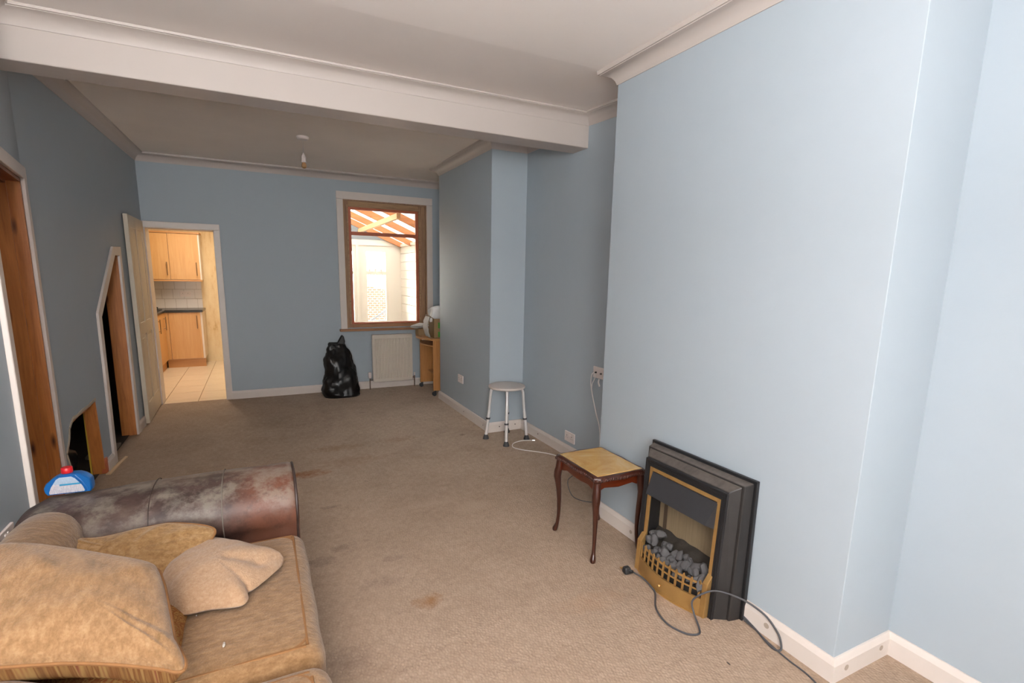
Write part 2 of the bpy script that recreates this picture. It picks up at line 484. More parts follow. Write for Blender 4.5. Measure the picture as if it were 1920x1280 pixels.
M_ALU = plain('brushed_aluminium', '#dedad8', 0.35, 0.35)
M_RAD = plain('radiator_enamel', '#cfc4b6', 0.35)
M_CHROME = plain('chrome', '#c4c0bc', 0.2, 1.0)
M_BAG = plain('black_bin_bag', '#0a0a0b', 0.36, spec=0.5)
M_DESK = wood('beech_desk', '#a8703c', '#c48a52', 0.45, 'Z')
M_DESKT = wood('beech_desk_top', '#ad7a48', '#c9955e', 0.4, 'Y')
M_CARD = plain('cardboard', '#9a7c58', 0.8, var=0.1, vscale=12)
M_GREEN = plain('green_print', '#4c9a38', 0.6)
M_PAPER = plain('white_paper', '#d8d4ce', 0.7, var=0.05, vscale=30)
M_GREYP = plain('grey_paper', '#a8a29a', 0.7, var=0.1, vscale=30)
M_BEECH = wood('beech_kitchen_door', '#c8965c', '#d6a870', 0.4, 'Z', 0.8)
M_BEECHF = wood('beech_kitchen_plinth', '#b88450', '#c8945c', 0.45, 'X', 0.8)
M_CARC = plain('white_cabinet_side', '#e2d8cc', 0.4)
M_WORK = plain('black_worktop', '#2e2e2e', 0.25, var=0.3, vscale=120)
M_STEEL = plain('brushed_steel', '#8f7c66', 0.35, 0.9)
M_KTILE = plain('white_wall_tile', '#dcd6d2', 0.18)
M_GROUT = plain('grey_grout', '#b5a9a0', 0.9)
M_FTILE = plain('cream_floor_tile', '#e6d6be', 0.2, var=0.06, vscale=8)
M_FGROUT = plain('brown_grout', '#7d6447', 0.9)
M_DOORP = plain('cream_door_paint', '#cabda8', 0.42, var=0.05, vscale=10)
def mat_kplaster():
    t = NT('stained_cream_plaster'); t.set(0.85, spec=0.2)
    a = t.noise(3.0, 6, 0.7, (2.2, 2.2, 0.7))
    t.color(t.ramp(a, [(0.28, '#b8905a'), (0.42, '#dec49a'), (0.62, '#e8d4ae'), (0.78, '#d8bc8e')]))
    t.bump(a, 0.3, 0.01); return t.m
M_KPLAS = mat_kplaster()
M_UPVC = plain('white_upvc', '#cfc6ba', 0.3)
M_CLAD = plain('white_cladding', '#cdc4b8', 0.5)
M_RAFT = wood('orange_rafter', '#9a5a2c', '#b87440', 0.5, 'X')
M_RAFTP = wood('pale_purlin', '#c09a6c', '#d2b084', 0.5, 'Y')
def mat_poly():
    t = NT('translucent_roof_sheet')
    tr = t.new('ShaderNodeBsdfTranslucent'); tr.inputs[0].default_value = (0.18, 0.174, 0.165, 1)
    tp = t.new('ShaderNodeBsdfTransparent'); tp.inputs[0].default_value = (0.16, 0.16, 0.16, 1)
    mx = t.new('ShaderNodeMixShader'); mx.inputs[0].default_value = 0.5
    t.link(tr.outputs[0], mx.inputs[1]); t.link(tp.outputs[0], mx.inputs[2]); t.link(mx.outputs[0], t.out.inputs[0]); return t.m
M_POLY = mat_poly()
def mat_glass():
    t = NT('window_glass')
    tp = t.new('ShaderNodeBsdfTransparent'); tp.inputs[0].default_value = (0.97, 0.98, 0.97, 1)
    gl = t.new('ShaderNodeBsdfGlossy'); gl.inputs['Roughness'].default_value = 0.02
    fr = t.new('ShaderNodeFresnel'); fr.inputs[0].default_value = 1.45
    mx = t.new('ShaderNodeMixShader')
    t.link(fr.outputs[0], mx.inputs[0]); t.link(tp.outputs[0], mx.inputs[1]); t.link(gl.outputs[0], mx.inputs[2])
    t.link(mx.outputs[0], t.out.inputs[0]); return t.m
M_GLASS = mat_glass()
def mat_brick():
    t = NT('garden_brick'); t.set(0.9)
    b = t.new('ShaderNodeTexBrick'); b.inputs['Scale'].default_value = 4.5
    b.inputs['Color1'].default_value = C('#6e3626'); b.inputs['Color2'].default_value = C('#5e3022'); b.inputs['Mortar'].default_value = C('#8a7a70')
    t.link(t.coord((1, 1, 1), (math.radians(90), 0, 0)), b.inputs['Vector']); t.color(b.outputs[0]); return t.m
M_BRICK = mat_brick()
M_PATIO = plain('pale_paving', '#a8a096', 0.9, var=0.1)
M_FENCE = wood('grey_fence', '#5a4e44', '#6c6055', 0.8, 'Z')
M_BOTTLE = plain('blue_bottle_plastic', '#145a9c', 0.3)
M_RED = plain('red_cap_plastic', '#c01a24', 0.35)
M_BULB = plain('bulb_tip', '#a07850', 0.3)

# ------------------------------------------------------------------ room shell
H = 2.67
XR1, XR2, XR3, XR4, XR5 = 1.872, 2.2715, 1.917, 2.236, 2.27
YN, YF, Y3, Y4, YD = 0.9705, 2.492, 4.316, 5.794, 6.667
YB1, YB2, ZB = 3.3512, 3.5537, 2.443
YFR = -1.6
def XL(y): return -1.0958+0.015*(y-4)

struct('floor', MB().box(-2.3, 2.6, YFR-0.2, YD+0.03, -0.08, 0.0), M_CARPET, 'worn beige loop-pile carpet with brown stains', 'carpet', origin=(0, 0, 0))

# front ceiling, slightly sagging towards the near chimney breast
def zc(x, y):
    s = max(0, min(1, (y-2.55)/(3.2-2.55)))
    return 2.637+0.03*s if x > 0.6 else 2.637+0.03*(1-(1-s)*max(0, (x+1)/1.6) if x > -1 else 1)
mb = MB()
ys = [YFR-0.2, 0.5, 2.0, 2.55, 2.75, 2.95, 3.2, YB1+0.02]; xs = [-2.3, -1.0, -0.2, 0.6, 1.5, 2.6]
vs = [(x, y, zc(x, y)) for y in ys for x in xs]+[(x, y, 2.8) for y in ys for x in xs]
n = len(xs); m = len(ys); fs = []
for j in range(m-1):
    for i in range(n-1):
        a = j*n+i; fs.append((a, a+1, a+n+1, a+n)); a += n*m; fs.append((a, a+n, a+n+1, a+1))
for j in range(m-1):
    for i in (0, n-1):
        a = j*n+i; fs.append((a, a+n, a+n+n*m, a+n*m))
for i in range(n-1):
    for j in (0, m-1):
        a = j*n+i; fs.append((a, a+1, a+1+n*m, a+n*m))
mb.add(vs, fs)
struct('ceiling', mb, M_CEIL, 'white painted ceiling of the front half, before the beam', 'ceiling')
struct('ceiling.001', MB().box(-2.3, 2.6, YB2-0.02, YD+0.2, H, 2.8), M_CEILB, 'dingy ceiling of the back half, beyond the beam', 'ceiling')
struct('beam', MB().box(-1.2, XR2+0.02, YB1, YB2, ZB, 2.79), M_BEAM, 'white boxed beam crossing the room below the ceiling', 'beam', bevel=0.006)

def cprism(x0, x1, y0, y1, z0, z1, r):
    """box whose two X-min corners are softly rounded"""
    pts = []
    for cx, cy, a0 in ((x0+r, y0+r, PI*1.5), (x0+r, y1-r, PI)):
        for k in range(6):
            a = a0-(PI/2)*k/5
            pts.append((cx+r*math.cos(a), cy+r*math.sin(a)))
    pts += [(x1, y1), (x1, y0)]
    return MB().prism(pts, lambda a, b: (a, b, z0), lambda a, b: (a, b, z1))
struct('wall_right', MB().box(XR4, 2.6, YFR-0.2, YN+0.05, -0.05, 2.75), M_WALL, 'blue alcove wall at the right edge, nearest the camera', 'wall')
struct('wall_right.001', MB().box(XR2, 2.6, YF-0.05, Y3+0.05, -0.05, 2.75), M_WALL, 'blue alcove wall between the two chimney breasts', 'wall')
struct('wall_right.002', MB().box(XR5, 2.6, Y4-0.05, YD+0.25, -0.05, 2.75), M_WALL, 'blue side wall of the far alcove behind the desk', 'wall')
struct('chimney_breast', cprism(XR1, 2.58, YN, YF, -0.05, 2.74, 0.003), M_WALL, 'pale blue chimney breast behind the electric fire', 'wall', smooth=True)
struct('chimney_breast.001', cprism(XR3, 2.58, Y3, Y4, -0.05, 2.74, 0.006), M_WALL, 'blue chimney breast between the stool and the desk', 'wall', smooth=True)

# back wall with kitchen doorway and window
DX0, DX1, DZ = -1.045, -0.405, 1.925
WX0, WX1, WZ0, WZ1 = 0.985, 2.031, 0.80, 2.37
mb = MB()
panel(mb, lambda a, b, d: (a, YD+d, b), [(-2.3, -0.05), (2.45, -0.05), (2.45, 2.75), (-2.3, 2.75)],
      [[(DX0, -0.045), (DX1, -0.045), (DX1, DZ), (DX0, DZ)], [(WX0, WZ0), (WX1, WZ0), (WX1, WZ1), (WX0, WZ1)]], 0.22)
struct('wall_back', mb, M_WALL, 'blue far wall with kitchen doorway and window', 'wall')

# left walls: under-stairs wall with two openings, angled wall with doorway, near wall
US = [(4.76, 0.0), (4.80, 1.13), (5.385, 1.60), (5.53, 1.603), (5.50, 0.0)]
HA = [(3.84, 0.0), (3.85, 0.29), (3.815, 0.38), (3.86, 0.42), (3.89, 0.455), (3.915, 0.51), (3.985, 0.553), (4.07, 0.548), (4.19, 0.558), (4.33, 0.556), (4.467, 0.564), (4.485, 0.37), (4.515, 0.0)]
mb = MB()
panel(mb, lambda a, b, d: (XL(a)-d, a, b), [(3.737, -0.05), (6.67, -0.05), (6.67, 2.75), (3.737, 2.75)], [[(a, b if b > 0 else -0.045) for a, b in US], [(a, b if b > 0 else -0.045) for a, b in HA]], 0.025)
o = struct('wall_left', mb, M_WALL, 'blue under-stairs wall with two open cupboard holes', 'wall')
SP0, SP1 = Vector((XL(3.737), 3.737)), Vector((-0.932, 2.72))
sd = (SP1-SP0).normalized(); sn = Vector((sd.y, -sd.x))      # into the hall
if sn.x > 0: sn = -sn
SL = (SP1-SP0).length
def sp(u, z, d): q = SP0+sd*u+sn*d; return (q.x, q.y, z)
DO0, DO1, DOZ = 0.075, SL-0.075, 1.955
mb = MB()
panel(mb, lambda a, b, d: sp(a, b, d), [(0, -0.05), (SL, -0.05), (SL, 2.75), (0, 2.75)], [[(DO0, -0.045), (DO1, -0.045), (DO1, DOZ), (DO0, DOZ)]], 0.15)
struct('wall_left.001', mb, M_WALL, 'blue angled wall around the doorway at the left edge', 'wall')
struct('wall_left.002', MB().box(-1.10, -0.93, YFR-0.2, 2.72, -0.05, 2.75), M_WALL, 'blue wall behind the sofa at the left edge', 'wall')
# front wall with the big window that lights the room
mb = MB()
panel(mb, lambda a, b, d: (a, YFR-d, b), [(-2.3, -0.05), (2.45, -0.05), (2.45, 2.75), (-2.3, 2.75)], [[(-0.9, 0.8), (0.2, 0.8), (0.2, 2.42), (-0.9, 2.42)]], 0.22)
struct('wall_front', mb, M_WALL, 'blue front wall with the bay window behind the camera', 'wall')
# hall beyond the doorway
struct('wall_hall', MB().box(-2.4, -2.05, YFR-0.2, 7.0, -0.05, 2.75), M_HALL, 'pale hall wall beyond the doorway at the left', 'wall')
# cupboard under the stairs
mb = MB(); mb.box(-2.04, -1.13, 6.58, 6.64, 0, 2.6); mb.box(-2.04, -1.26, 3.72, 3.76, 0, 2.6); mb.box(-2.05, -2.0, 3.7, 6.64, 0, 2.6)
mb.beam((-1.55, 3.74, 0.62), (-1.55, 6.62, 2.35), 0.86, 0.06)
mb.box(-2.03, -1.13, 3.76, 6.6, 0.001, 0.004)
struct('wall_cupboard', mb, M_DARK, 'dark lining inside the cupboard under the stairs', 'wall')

# ------------------------------------------------------------------ coving, skirting
CV = [(0, 0), (0.005, 0.0), (0.008, 0.014), (0.013, 0.03), (0.028, 0.055), (0.052, 0.072), (0.074, 0.079), (0.076, 0.083), (0.084, 0.084), (0.088, 0.09), (0.088, 0.13), (0, 0.13)]
def coving(name, path, side, hgt, label):
    k = hgt/0.086
    mb = MB(); sweep(mb, path, [(o_, z*k if z < 0.09 else z) for o_, z in CV], side)
    return struct(name, mb, M_BEAM, label, 'coving', smooth=True)
zB = 2.598
coving('trim_1', [(-0.932, 2.72, 2.585), (SP0.x+0.07, YB1, 2.592), (XR2, YB1, zB), (XR2, YF, 2.555), (XR1, YF, 2.555), (XR1, YN, 2.555), (XR4, YN, 2.555), (XR4, YFR, 2.555)][1:], -1, 0.064, 'white coving along the beam and near chimney breast')
coving('trim_2', [(XL(YB2), YB2, 2.588), (XL(6.6), YD, 2.588), (XR5, YD, 2.588), (XR5, Y4, 2.588), (XR3, Y4, 2.588), (XR3, Y3, 2.588), (XR2, Y3, 2.588), (XR2, YB2, 2.588)], -1, 0.070, 'white coving around the back half of the room')
coving('trim_3', [(-0.93, YFR, 2.58), (-0.93, 2.72, 2.585), (SP0.x+0.075, YB1, 2.592)], -1, 0.064, 'white coving over the doorway at the left edge')

SK = [(0, -0.01), (0.018, -0.01), (0.018, 0.072), (0.012, 0.088), (0.008, 0.096), (0, 0.096)]
M_PLUG = plain('filler_plug', '#a8988a', 0.8)
M_HOLE = plain('screw_hole', '#4a423c', 0.9)
def skirt(name, path, side, label, plugs=(), holes=()):
    mb = MB(); sweep(mb, path, SK, side)
    o = struct(name, mb, M_WHITE, label, 'skirting board', bevel=0.0015)
    for (c, nrm, r) in plugs: obj('filler_plug', MB().disc(c, nrm, r, 0.0015, 14), M_PLUG, o)
    for (c, nrm, r) in holes: obj('screw_hole', MB().disc(c, nrm, r, 0.0012, 8), M_HOLE, o)
    return o
skirt('baseboard_right', [(XR4, YFR, 0), (XR4, YN, 0), (XR1, YN, 0), (XR1, YF, 0), (XR2, YF, 0), (XR2, Y3, 0), (XR3, Y3, 0), (XR3, Y4, 0), (XR5, Y4, 0), (XR5, YD, 0)], 1,
      'white skirting board along chimney breasts and alcoves',
      plugs=[((XR1-0.018, 2.13, 0.045), (-1, 0, 0), 0.011), ((XR1-0.018, 1.24, 0.05), (-1, 0, 0), 0.012), ((XR1+0.06, YN-0.018, 0.045), (0, -1, 0), 0.012), ((XR1+0.29, YN-0.018, 0.05), (0, -1, 0), 0.011)],
      holes=[((2.02, Y3-0.018, 0.05), (0, -1, 0), 0.006), ((2.19, Y3-0.018, 0.055), (0, -1, 0), 0.006), ((XR3-0.018, 4.95, 0.05), (-1, 0, 0), 0.006), ((XR3-0.018, 4.42, 0.045), (-1, 0, 0), 0.006), ((XR2-0.018, 3.95, 0.05), (-1, 0, 0), 0.006)])
skirt('baseboard_back', [(-0.345, YD, 0), (2.25, YD, 0)], -1, 'white skirting board below the window and behind the bin bag')
skirt('baseboard_left', [(XL(4.53), 4.53, 0), (XL(4.69), 4.69, 0)], -1, 'short white skirting stub beside the low hatch')
skirt('baseboard_left.001', [(XL(5.57), 5.57, 0), (XL(5.82), 5.82, 0)], -1, 'short white skirting stub between cupboard frame and open door')
skirt('baseboard_left.002', [(-0.93, YFR, 0), (-0.93, 2.70, 0)], -1, 'white skirting board behind the sofa')

# ------------------------------------------------------------------ back window
def build_window():
    w = empty('window_1', (1.5, YD, 0.78), 'wood-framed window looking into a bright conservatory', 'window', kind='structure')
    aw = 0.077
    obj('architrave', MB().box(WX0-aw, WX0, YD-0.018, YD, 0.79, WZ1), M_WHITE, w, bevel=0.004)
    obj('architrave', MB().box(WX1, WX1+aw, YD-0.018, YD, 0.79, WZ1), M_WHITE, w, bevel=0.004)
    mb = MB(); mb.prism([(WX0-aw, WZ1+0.09), (WX1+aw, WZ1+0.09), (WX1+aw, WZ1+0.004), (WX1, WZ1), (WX0, WZ1), (WX0-aw, WZ1+0.004)], lambda a, b: (a, YD-0.018, b), lambda a, b: (a, YD, b))
    obj('architrave', mb, M_WHITE, w, bevel=0.004)
    # stripped box frame set back from the wall face
    y0, y1 = YD+0.035, YD+0.13
    gx0, gx1, gz0, gz1 = 1.083, 1.902, 0.865, 2.262
    obj('frame_stile', MB().box(WX0, gx0-0.032, y0, y1, WZ0, WZ1), M_STRIP, w, bevel=0.004)
    obj('frame_stile', MB().box(gx1+0.032, WX1, y0, y1, WZ0, WZ1), M_STRIP, w, bevel=0.004)
    obj('frame_head', MB().box(gx0-0.032, gx1+0.032, y0, y1, gz1+0.03, WZ1), M_STRIPH, w, bevel=0.004)
    obj('frame_bottom_rail', MB().box(gx0-0.032, gx1+0.032, y0, y1, WZ0, gz0-0.02), M_SILL, w, bevel=0.004)
    mb = MB(); mb.box(WX0, WX0+0.012, YD-0.005, y0, WZ0, WZ1); mb.box(WX1-0.012, WX1, YD-0.005, y0, WZ0, WZ1); mb.box(WX0, WX1, YD-0.005, y0, WZ1-0.012, WZ1)
    obj('reveal_lining', mb, M_STRIP, w)
    mb = MB(); mb.box(gx0-0.052, gx0-0.036, y0-0.008, y0, gz0-0.02, gz1+0.05); mb.box(gx1+0.036, gx1+0.052, y0-0.008, y0, gz0-0.02, gz1+0.05); mb.box(gx0-0.052, gx1+0.052, y0-0.008, y0, gz1+0.036, gz1+0.052)
    obj('staff_bead', mb, M_STRIPH, w)
    ys0, ys1 = YD+0.05, YD+0.09
    obj('sash_stile', MB().box(gx0-0.032, gx0, ys0, ys1, gz0-0.02, gz1+0.03), M_REDW, w)
    obj('sash_stile', MB().box(gx1, gx1+0.032, ys0, ys1, gz0-0.02, gz1+0.03), M_REDW, w)
    obj('sash_rail', MB().box(gx0, gx1, ys0, ys1, gz1, gz1+0.03), M_REDW, w)
    obj('sash_rail', MB().box(gx0, gx1, ys0, ys1, gz0-0.02, gz0), M_REDW, w)
    obj('transom', MB().box(gx0, gx1, ys0-0.004, ys1, 1.955, 1.998), M_REDW, w, bevel=0.004)
    obj('glass_pane', MB().box(gx0, gx1, ys0+0.018, ys0+0.022, gz0, 1.955), M_GLASS, w)
    obj('glass_pane', MB().box(gx0, gx1, ys0+0.018, ys0+0.022, 1.998, gz1), M_GLASS, w)
    obj('sill_board', MB().box(WX0-aw-0.02, WX1+aw, YD-0.06, YD+0.14, 0.762, 0.792), M_SILL, w, bevel=0.006)
build_window()
# front window (behind the camera): plain white frame around the opening that lets the daylight in
def front_window():
    w = empty('window_2', (-0.35, YFR-0.1, 0.8), 'white-framed front window behind the camera', 'window', kind='structure')
    for x in (-0.9, 0.14): obj('frame_mullion', MB().box(x, x+0.06, YFR-0.14, YFR-0.08, 0.8, 2.42), M_UPVC, w)
    for z in (0.8, 2.36): obj('frame_rail', MB().box(-0.84, 0.14, YFR-0.14, YFR-0.08, z, z+0.06), M_UPVC, w)
front_window()

# ------------------------------------------------------------------ doorway to the kitchen with its open door
def architrave_box(mb, x0, x1, z0, z1, t=0.018): mb.box(x0, x1, YD-t, YD, z0, z1)
def kitchen_door():
    d = empty('door_1', (DX0, YD, 0), 'cream four-panel kitchen door folded back against the left wall', 'door', kind='structure')
    obj('architrave', MB().box(DX1, DX1+0.062, YD-0.018, YD, 0, 1.99), M_WHITE, d, bevel=0.004)
    obj('architrave', MB().box(DX0-0.005, DX1+0.062, YD-0.02, YD, DZ, 1.99), M_WHITE, d, bevel=0.004)
    mb = MB(); mb.box(DX1-0.004, DX1, YD, YD+0.22, 0, DZ); mb.box(DX0, DX0+0.012, YD, YD+0.22, 0, DZ); mb.box(DX0, DX1, YD, YD+0.22, DZ-0.004, DZ)
    obj('door_lining', mb, M_WHITE, d)
    # leaf: lies almost flat along the left wall
    a = Vector((-1.042, YD-0.02)); b = Vector((XL(5.835)+0.045, 5.835)); u = (b-a).normalized(); L = (b-a).length
    nrm = Vector((-u.y, u.x));  nrm = nrm if nrm.x > 0 else -nrm
    def P(s, z, t): q = a+u*s+nrm*t; return (q.x, q.y, z)
    z0, z1 = 0.012, 1.985
    st = 0.10
    def slab(s0, s1, za, zb, t0, t1): return MB().add([P(s, z, t) for z in (za, zb) for t in (t0, t1) for s in (s0, s1)], [(0, 2, 3, 1), (4, 5, 7, 6), (0, 1, 5, 4), (2, 6, 7, 3), (0, 4, 6, 2), (1, 3, 7, 5)])
    leaf = obj('door_leaf', slab(0, L, z0, z1, -0.035, -0.009), M_DOORP, d)
    for s0, s1 in ((0, st), (L-st, L), (L/2-0.04, L/2+0.04)): obj('stile', slab(s0, s1, z0, z1, -0.036, 0.0), M_DOORP, leaf, bevel=0.004)
    for za, zb in ((z0, 0.20), (0.86, 0.98), (1.87, z1)):
        for s0, s1 in ((st, L/2-0.04), (L/2+0.04, L-st)): obj('rail', slab(s0, s1, za, zb, -0.036, -0.0005), M_DOORP, leaf, bevel=0.004)
    for za, zb in ((0.20, 0.86), (0.98, 1.87)):
        for s0, s1 in ((st, L/2-0.04), (L/2+0.04, L-st)):
            obj('raised_panel', slab(s0+0.03, s1-0.03, za+0.035, zb-0.035, -0.012, -0.003), M_DOORP, leaf, bevel=0.006)
kitchen_door()

# ------------------------------------------------------------------ pine-lined doorway at the left edge
def left_doorway():
    d = empty('door_2', (SP0.x, 3.2, 0), 'pine-lined open doorway with white architrave at the left edge', 'doorway', kind='structure')
    def slab(u0, u1, z0, z1, d0, d1): return MB().add([sp(u, z, dd) for z in (z0, z1) for dd in (d0, d1) for u in (u0, u1)], [(0, 2, 3, 1), (4, 5, 7, 6), (0, 1, 5, 4), (2, 6, 7, 3), (0, 4, 6, 2), (1, 3, 7, 5)])
    obj('architrave', slab(0.0, DO0+0.002, 0, 2.01, -0.018, 0.0), M_WHITE, d, bevel=0.004)
    obj('architrave', slab(DO1-0.002, SL, 0, 2.01, -0.022, 0.0), M_WHITE, d, bevel=0.004)
    obj('architrave', slab(0.0, SL, DOZ-0.002, 2.02, -0.019, 0.0), M_WHITE, d, bevel=0.004)
    obj('jamb_lining', slab(DO0-0.012, DO0+0.012, 0, DOZ, 0.0, 0.17), M_PINE, d)
    obj('jamb_lining', slab(DO1-0.012, DO1+0.012, 0, DOZ, 0.0, 0.17), M_PINE, d)
    obj('head_lining', slab(DO0, DO1, DOZ-0.02, DOZ+0.01, 0.0, 0.17), M_PINEH, d)
    obj('door_stop', slab(DO0+0.012, DO0+0.024, 0, DOZ-0.02, 0.055, 0.17), M_PINE, d)
    obj('door_stop', slab(DO0+0.024, DO1-0.012, DOZ-0.034, DOZ-0.02, 0.055, 0.17), M_PINEH, d)
left_doorway()

# ------------------------------------------------------------------ under-stairs door frame and low hatch
def wl(y, z, d): return (XL(y)-d, y, z)          # d<0 = proud of the wall, d>0 = into the cupboard
def strip(a, b, wid, side, t0, t1, ea=None, eb=None):
    """flat board along edge a-b (y,z), width wid to one side; ea/eb optional explicit outer ends"""
    a, b = Vector(a), Vector(b); dd = (b-a).normalized(); nn = Vector((-dd.y, dd.x))*side
    oa = Vector(ea) if ea else a+nn*wid; ob = Vector(eb) if eb else b+nn*wid
    q = [a, b, ob, oa]
    return MB().prism([(p.x, p.y) for p in q], lambda y, z: wl(y, z, t0), lambda y, z: wl(y, z, t1))
def understairs():
    d = empty('door_3', wl(5.1, 0, 0), 'sloping-topped cupboard opening under the stairs, white frame, pine jamb', 'doorway', kind='structure')
    O = [(4.69, 0.0), (4.725, 1.165), (5.345, 1.672), (5.60, 1.68), (5.57, 0.0)]
    I = US
    for k in range(4):
        obj('architrave', strip(I[k], I[k+1], 0.06, 1, -0.018, 0.0, O[k], O[k+1]), M_WHITE, d, bevel=0.003)
    mb = MB(); mb.add([(XL(5.5)+0.002, 5.50, 0), (XL(5.5)-0.11, 5.50, 0), (XL(5.5)-0.11, 5.53, 1.603), (XL(5.5)+0.002, 5.53, 1.603), (XL(5.5)+0.002, 5.535, 0), (XL(5.5)-0.11, 5.535, 0), (XL(5.5)-0.11, 5.56, 1.603), (XL(5.5)+0.002, 5.56, 1.603)],
                      [(0, 1, 2, 3), (7, 6, 5, 4), (0, 4, 5, 1), (1, 5, 6, 2), (2, 6, 7, 3), (3, 7, 4, 0)])
    obj('jamb_plank', mb, M_PINE, d)
    obj('jamb_plank', MB().box(XL(4.76)-0.11, XL(4.76), 4.735, 4.758, 0, 1.12), M_PINE, d)
    h = empty('trim_4', wl(4.2, 0, 0), 'small rough hatch hole with broken plaster edges and pine post', 'hatch', kind='structure')
    # ragged plaster lip
    mb = MB()
    pts = HA[:11]
    for k in range(len(pts)-1):
        w0 = 0.018+0.006*noise.noise(Vector((k*1.3, 0, 0)))
        a, b = pts[k], pts[k+1]
        mb2 = strip(a, b, w0, 1, -0.004, 0.03); mb.add(mb2.v, mb2.f)
    obj('plaster_lip', mb, M_PLASTER, h)
    mb = MB()
    for k in range(5, 10):
        mb2 = strip(HA[k], HA[k+1], 0.035, -1, 0.026, 0.06); mb.add(mb2.v, mb2.f)
    obj('top_batten', mb, M_PINE, h)
    pp = [(4.458, 0.562), (4.474, 0.37), (4.503, 0.0), (4.545, 0.0), (4.53, 0.37), (4.50, 0.562)]
    obj('hatch_post', MB().prism(pp, lambda y, z: wl(y, z, 0.001), lambda y, z: wl(y, z, 0.075)), M_PINE, h)
    obj('post_foot', MB().box(XL(4.5)-0.03, XL(4.5)+0.012, 4.50, 4.545, 0, 0.12), M_REDW, h, bevel=0.01)
    obj('tape_edge', MB().box(XL(4.5)-0.085, XL(4.5)-0.076, 4.486, 4.496, 0.0, 0.545), plain('yellow_tape', '#c8a83a', 0.5), h)
understairs()
# clutter inside the hatch
o = obj('plastic_sack', MB().rbox(-1.46, -1.22, 3.95, 4.20, 0.012, 0.34, 0.09, 8, 0.05, 0.04, 3), plain('grey_sack', '#6a6460', 0.4, var=0.4), smooth=True)
tag(o, 'dark grey plastic sack slumped inside the low hatch', 'sack')
o = obj('rubble_sack', MB().rbox(-1.60, -1.26, 4.26, 4.62, 0.012, 0.22, 0.08, 8, 0.06, 0.05, 8), plain('black_sack', '#35312f', 0.35, var=0.4), smooth=True)
tag(o, 'black crumpled sack behind the pine post of the hatch', 'sack')
o = obj('paper_scrap', MB().box(-1.42, -1.36, 4.38, 4.46, 0.296, 0.299), M_PAPER)
tag(o, 'white paper scrap on the black sack in the hatch', 'paper')
o = obj('newspaper', MB().rbox(-1.3, -1.13, 4.86, 5.2, 0.005, 0.03, 0.008, 4, 0.0, 0.008, 2), plain('newsprint', '#7a7268', 0.8, var=0.3, vscale=20))
tag(o, 'grey crumpled newspaper on the cupboard floor under the stairs', 'paper')
mb = MB(); mb.prism([(-1.085, 4.47), (-1.04, 4.86), (-1.020, 4.85), (-1.055, 4.47)], lambda a, b: (a, b, 0.0), lambda a, b: (a, b, 0.008))
tag(obj('wood_sliver', mb, plain('raw_wood_sliver', '#cdb08a', 0.7, var=0.1)), 'pale splintered wood strip on the carpet by the cupboard frame', 'wood strip')

